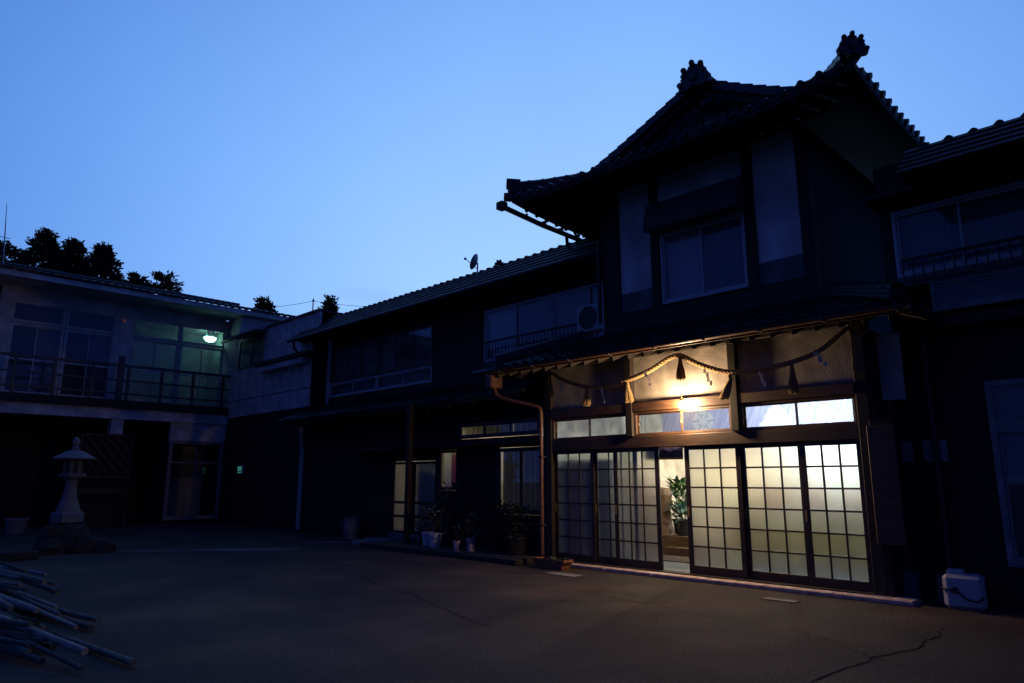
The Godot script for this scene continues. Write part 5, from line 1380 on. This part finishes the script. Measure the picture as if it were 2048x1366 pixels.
func stone_lantern() -> void:
	var at := Vector3(-17.6, 0.0, -4.02)
	# a mound of dark rocks
	for k in 5:
		var r := thing("garden_rock", "dark mossy rock at the foot of the stone lantern", "rock", at, "rocks round the stone lantern")
		if k == 0: r.set_meta("label", "largest dark flat-topped rock carrying the stone lantern")
		var off: Vector3 = [Vector3(0, 0, 0), Vector3(0.42, 0, -0.3), Vector3(0.35, 0, 0.32), Vector3(0.2, 0, -0.5), Vector3(0.62, 0, -0.6)][k]
		var s: float = [0.6, 0.34, 0.3, 0.3, 0.26][k]
		r.position = at + off
		var n := FastNoiseLite.new(); n.seed = 40 + k; n.frequency = 0.9
		var sm := begin()
		var P := func(i, j):
			var th: float = PI * i / 10.0; var ph: float = TAU * j / 14.0
			var d := Vector3(sin(th) * cos(ph), cos(th), sin(th) * sin(ph))
			var v: Vector3 = d * (1.0 + 0.35 * n.get_noise_3dv(d * 1.6))
			return Vector3(v.x, clampf(v.y, -0.3, 0.86 if k == 0 else 0.8) , v.z) * Vector3(s * 0.85, s * 1.0, s * 0.85)
		for i in 10:
			for j in 14:
				var c: Vector3 = P.call(i + 0.5, j + 0.5)
				quad(sm, P.call(i, j), P.call(i + 1, j), P.call(i + 1, j + 1), P.call(i, j + 1), c)
		part(r, "stone", sm.commit(), M.rock, face_z(at + off + Vector3(0, s * 0.2, 0)))
	var t := thing("stone_lantern", "pale stone garden lantern with wide cap and flared shaft on dark rocks", "lantern", at + Vector3(0, 0.62, 0))
	var b := at + Vector3(0, 0.62, 0)
	part(t, "base", lathe([Vector2(0.000, 0.000), Vector2(0.317, 0.000), Vector2(0.317, 0.176), Vector2(0.274, 0.211), Vector2(0.000, 0.211)], 6), M.stone, face_z(b))
	part(t, "shaft", lathe([Vector2(0.238, 0.211), Vector2(0.216, 0.299), Vector2(0.158, 0.440), Vector2(0.119, 0.634), Vector2(0.108, 0.792), Vector2(0.122, 0.880)], 18), M.stone, face_z(b))
	part(t, "platform", lathe([Vector2(0.122, 0.880), Vector2(0.245, 0.942), Vector2(0.266, 0.959), Vector2(0.266, 1.021), Vector2(0.000, 1.021)], 6), M.stone, face_z(b))
	for k in 6:   # the open fire box
		var a := TAU * k / 6.0 + 0.5
		bx(t, "fire_box_pillar", b + Vector3(cos(a) * 0.145 - 0.034, 1.02, sin(a) * 0.145 - 0.034), b + Vector3(cos(a) * 0.145 + 0.034, 1.29, sin(a) * 0.145 + 0.034), M.stone, 0.01)
	part(t, "cap", lathe([Vector2(0.000, 1.285), Vector2(0.216, 1.294), Vector2(0.403, 1.320), Vector2(0.410, 1.346), Vector2(0.302, 1.408), Vector2(0.202, 1.478), Vector2(0.094, 1.514), Vector2(0.000, 1.522)], 12), M.stone, face_z(b))
	part(t, "finial", lathe([Vector2(0.065, 1.514), Vector2(0.086, 1.558), Vector2(0.050, 1.602), Vector2(0.079, 1.672), Vector2(0.058, 1.760), Vector2(0.000, 1.813)], 14), M.stone, face_z(b))
	# lattice screen behind, leaning on the pillar
	var s := thing("lattice_screen", "brown wooden trellis screen with diagonal slats behind the stone lantern", "screen", Vector3(-26.2, 0, -6.9))
	for zz in [[-6.1, -6.18], [-7.62, -7.7]]:
		bx(s, "frame_post", Vector3(-26.3, 0.0, zz[1]), Vector3(-26.22, 3.02, zz[0]), M.mid_wood)
	for y in [1.55, 2.94]:
		bx(s, "frame_rail", Vector3(-26.3, y, -7.62), Vector3(-26.22, y + 0.08, -6.18), M.mid_wood)
	bx(s, "back_board", Vector3(-26.36, 0.0, -7.7), Vector3(-26.31, 3.02, -6.1), M.boards)
	for k in 9:
		var c := -6.28 - k * 0.3 + 0.6
		var z0 := c; var y0 := 2.94; var z1 := c - 1.1; var y1 := 1.62
		# keep each slat inside the frame
		if z0 > -6.18:
			y0 -= (z0 + 6.18) * 1.2; z0 = -6.18
		if z1 < -7.62:
			y1 += (-7.62 - z1) * 1.2; z1 = -7.62
		if y0 - y1 > 0.1: bar(s, "slat", Vector3(-26.26, y0, z0), Vector3(-26.26, y1, z1), 0.02, 0.07, M.mid_wood)
	bx(s, "lower_board", Vector3(-26.28, 1.05, -7.62), Vector3(-26.24, 1.2, -6.18), M.mid_wood)
	var bowl := thing("pale_garden_pot", "pale round pot on the ground beyond the stone lantern", "plant pot", Vector3(-24.5, 0, -4.3))
	pot(bowl, Vector3(-24.5, 0.0, -4.35), 0.28, 0.42, M.stone)
	var slab := thing("garden_kerb", "long low stone kerb of the planting bed by the stone lantern", "kerb", Vector3(-17.0, 0, -2.6))
	for k in 5:
		bx(slab, "kerb_stone", Vector3(-16.6 + 0.02 * k, 0.0, -3.35 + k * 0.9), Vector3(-16.35 + 0.02 * k, 0.16, -2.47 + k * 0.9), M.rock, 0.02)

func timber_pile() -> void:
	var ends := [[-11.0, 0.30, -2.35], [-10.9, 0.18, -2.45], [-10.4, 0.42, -2.0], [-9.62, 0.36, -1.82], [-9.3, 0.46, -1.75], [-8.95, 0.38, -1.75], [-8.85, 0.28, -1.66], [-8.92, 0.45, -1.9], [-9.15, 0.3, -2.08], [-8.75, 0.2, -2.0], [-8.30, 0.10, -2.28], [-8.24, 0.05, -2.2], [-7.88, 0.13, -1.98], [-7.35, 0.15, -1.62], [-7.20, 0.16, -1.48], [-7.39, 0.06, -1.52], [-7.55, 0.26, -1.55], [-6.55, 0.05, -1.72], [-6.75, 0.13, -1.78], [-6.47, 0.045, -2.07], [-7.5, 0.05, -1.72], [-8.2, 0.27, -1.72], [-7.9, 0.36, -1.45], [-7.0, 0.05, -1.55], [-8.5, 0.05, -1.85], [-9.5, 0.06, -2.1]]
	var looks := ["bleached round pole", "grey split pole", "dark weathered pole"]
	var g := "poles of the timber heap"
	for i in 14:   # more of the heap further in
		ends.append([rng.randf_range(-10.2, -7.4), rng.randf_range(0.06, 0.34), rng.randf_range(-2.0, -1.45)])
	for i in ends.size():
		var e := Vector3(ends[i][0], ends[i][1], ends[i][2])
		var ang := rng.randf_range(0.06, 0.24) if i != 19 else 0.11
		var k := i % 3 if i != 19 else 1
		var r := rng.randf_range(0.02, 0.037)
		var L := rng.randf_range(1.3, 2.0)
		var a := e + Vector3(-cos(ang), 0.0, sin(ang)) * L
		a.y = clampf(e.y + rng.randf_range(-0.1, 0.14), r, 0.5)
		e.y = maxf(e.y, r)
		var t := thing("timber_pole", looks[k] + " in the heap of cut timber beside the yard", "pole", e, g)
		var pts := []; var rad := []
		for j in 6:
			pts.append(a.lerp(e, j / 5.0) + Vector3(0, rng.randf_range(-0.003, 0.003), rng.randf_range(-0.005, 0.005)))
			rad.append(r * (1.15 - 0.06 * j + rng.randf_range(-0.1, 0.1)))
		tube(t, "pole", pts, rad, [M.log_pale, M.log_grey, M.log_dark][k], 8)

func trees_and_masts() -> void:
	conifer("tall dark cedar with a broad rounded top, first of three behind the balcony roof", Vector3(-44.4, 0, -7.5), 14.9, 3.9, 0.78)
	conifer("narrow dark cedar standing between the two broader cedars", Vector3(-45.0, 0, -9.0), 14.9, 3.0, 0.8)
	conifer("tall pointed cedar, last of three behind the balcony roof", Vector3(-43.8, 0, -10.25), 14.6, 3.5, 0.78)
	conifer("shorter ragged cedar with gaps in its crown beside the broad cedar", Vector3(-43.5, 0, -5.7), 13.5, 3.3, 0.6, "ragged_cedar_tree", 0.6)
	conifer("small pointed cedar between the tall cedars and the fan-topped pine", Vector3(-43.4, 0, -12.0), 13.2, 2.6, 0.7, "small_cedar_tree", 0.7)
	conifer("open fan-topped pine with sky showing through behind the balcony roof", Vector3(-43.0, 0, -13.3), 13.4, 2.9, 0.5, "pine_tree", 0.55)
	conifer("small rounded tree top above the end of the balcony roof", Vector3(-41.0, 0, -18.7), 12.5, 1.8, 0.6, "round_topped_tree", 0.7)
	conifer("small pointed cedar beside the thin pole above the guest wing roof", Vector3(-39.1, 0, -22.2), 12.85, 1.8, 0.8, "small_cedar_tree", 0.8)
	var p := thing("thin_pole", "thin wire pole rising between the roofs beside a small cedar", "pole", Vector3(-39.6, 0, -21.3))
	tube(p, "mast", [Vector3(-39.6, 0, -21.3), Vector3(-39.6, 12.9, -21.3)], [0.1, 0.035], M.wire, 8)
	bx(p, "insulator", Vector3(-39.68, 12.7, -21.36), Vector3(-39.52, 12.78, -21.24), M.wire, 0.01)
	var w := thing("overhead_wire", "thin overhead wire strung between roofs across the sky", "wire", Vector3(-39.6, 12.72, -21.3))
	var pts := []
	for i in 25:
		var s := i / 12.0 - 1.0
		var a := Vector3(-42.5, 12.0, -15.5) if s < 0 else Vector3(-36.0, 13.2, -27.5)
		var q := Vector3(-39.6, 12.72, -21.3).lerp(a, absf(s))
		q.y -= 0.35 * sin(PI * absf(s))
		pts.append(q)
	tube(w, "cable", pts, 0.014, M.wire, 5)
	var m := thing("roof_aerial", "thin tall aerial mast leaning slightly above the balcony block roof", "aerial", Vector3(-28.0, 8.4, -3.3))
	tube(m, "mast", [Vector3(-28.0, 8.4, -3.62), Vector3(-28.0, 9.6, -3.55), Vector3(-28.0, 10.75, -3.47)], [0.022, 0.018, 0.008], M.galvanised, 6)
	tube(m, "cross_bar", [Vector3(-28.0, 9.55, -3.7), Vector3(-28.0, 9.55, -3.42)], 0.012, M.galvanised, 5)
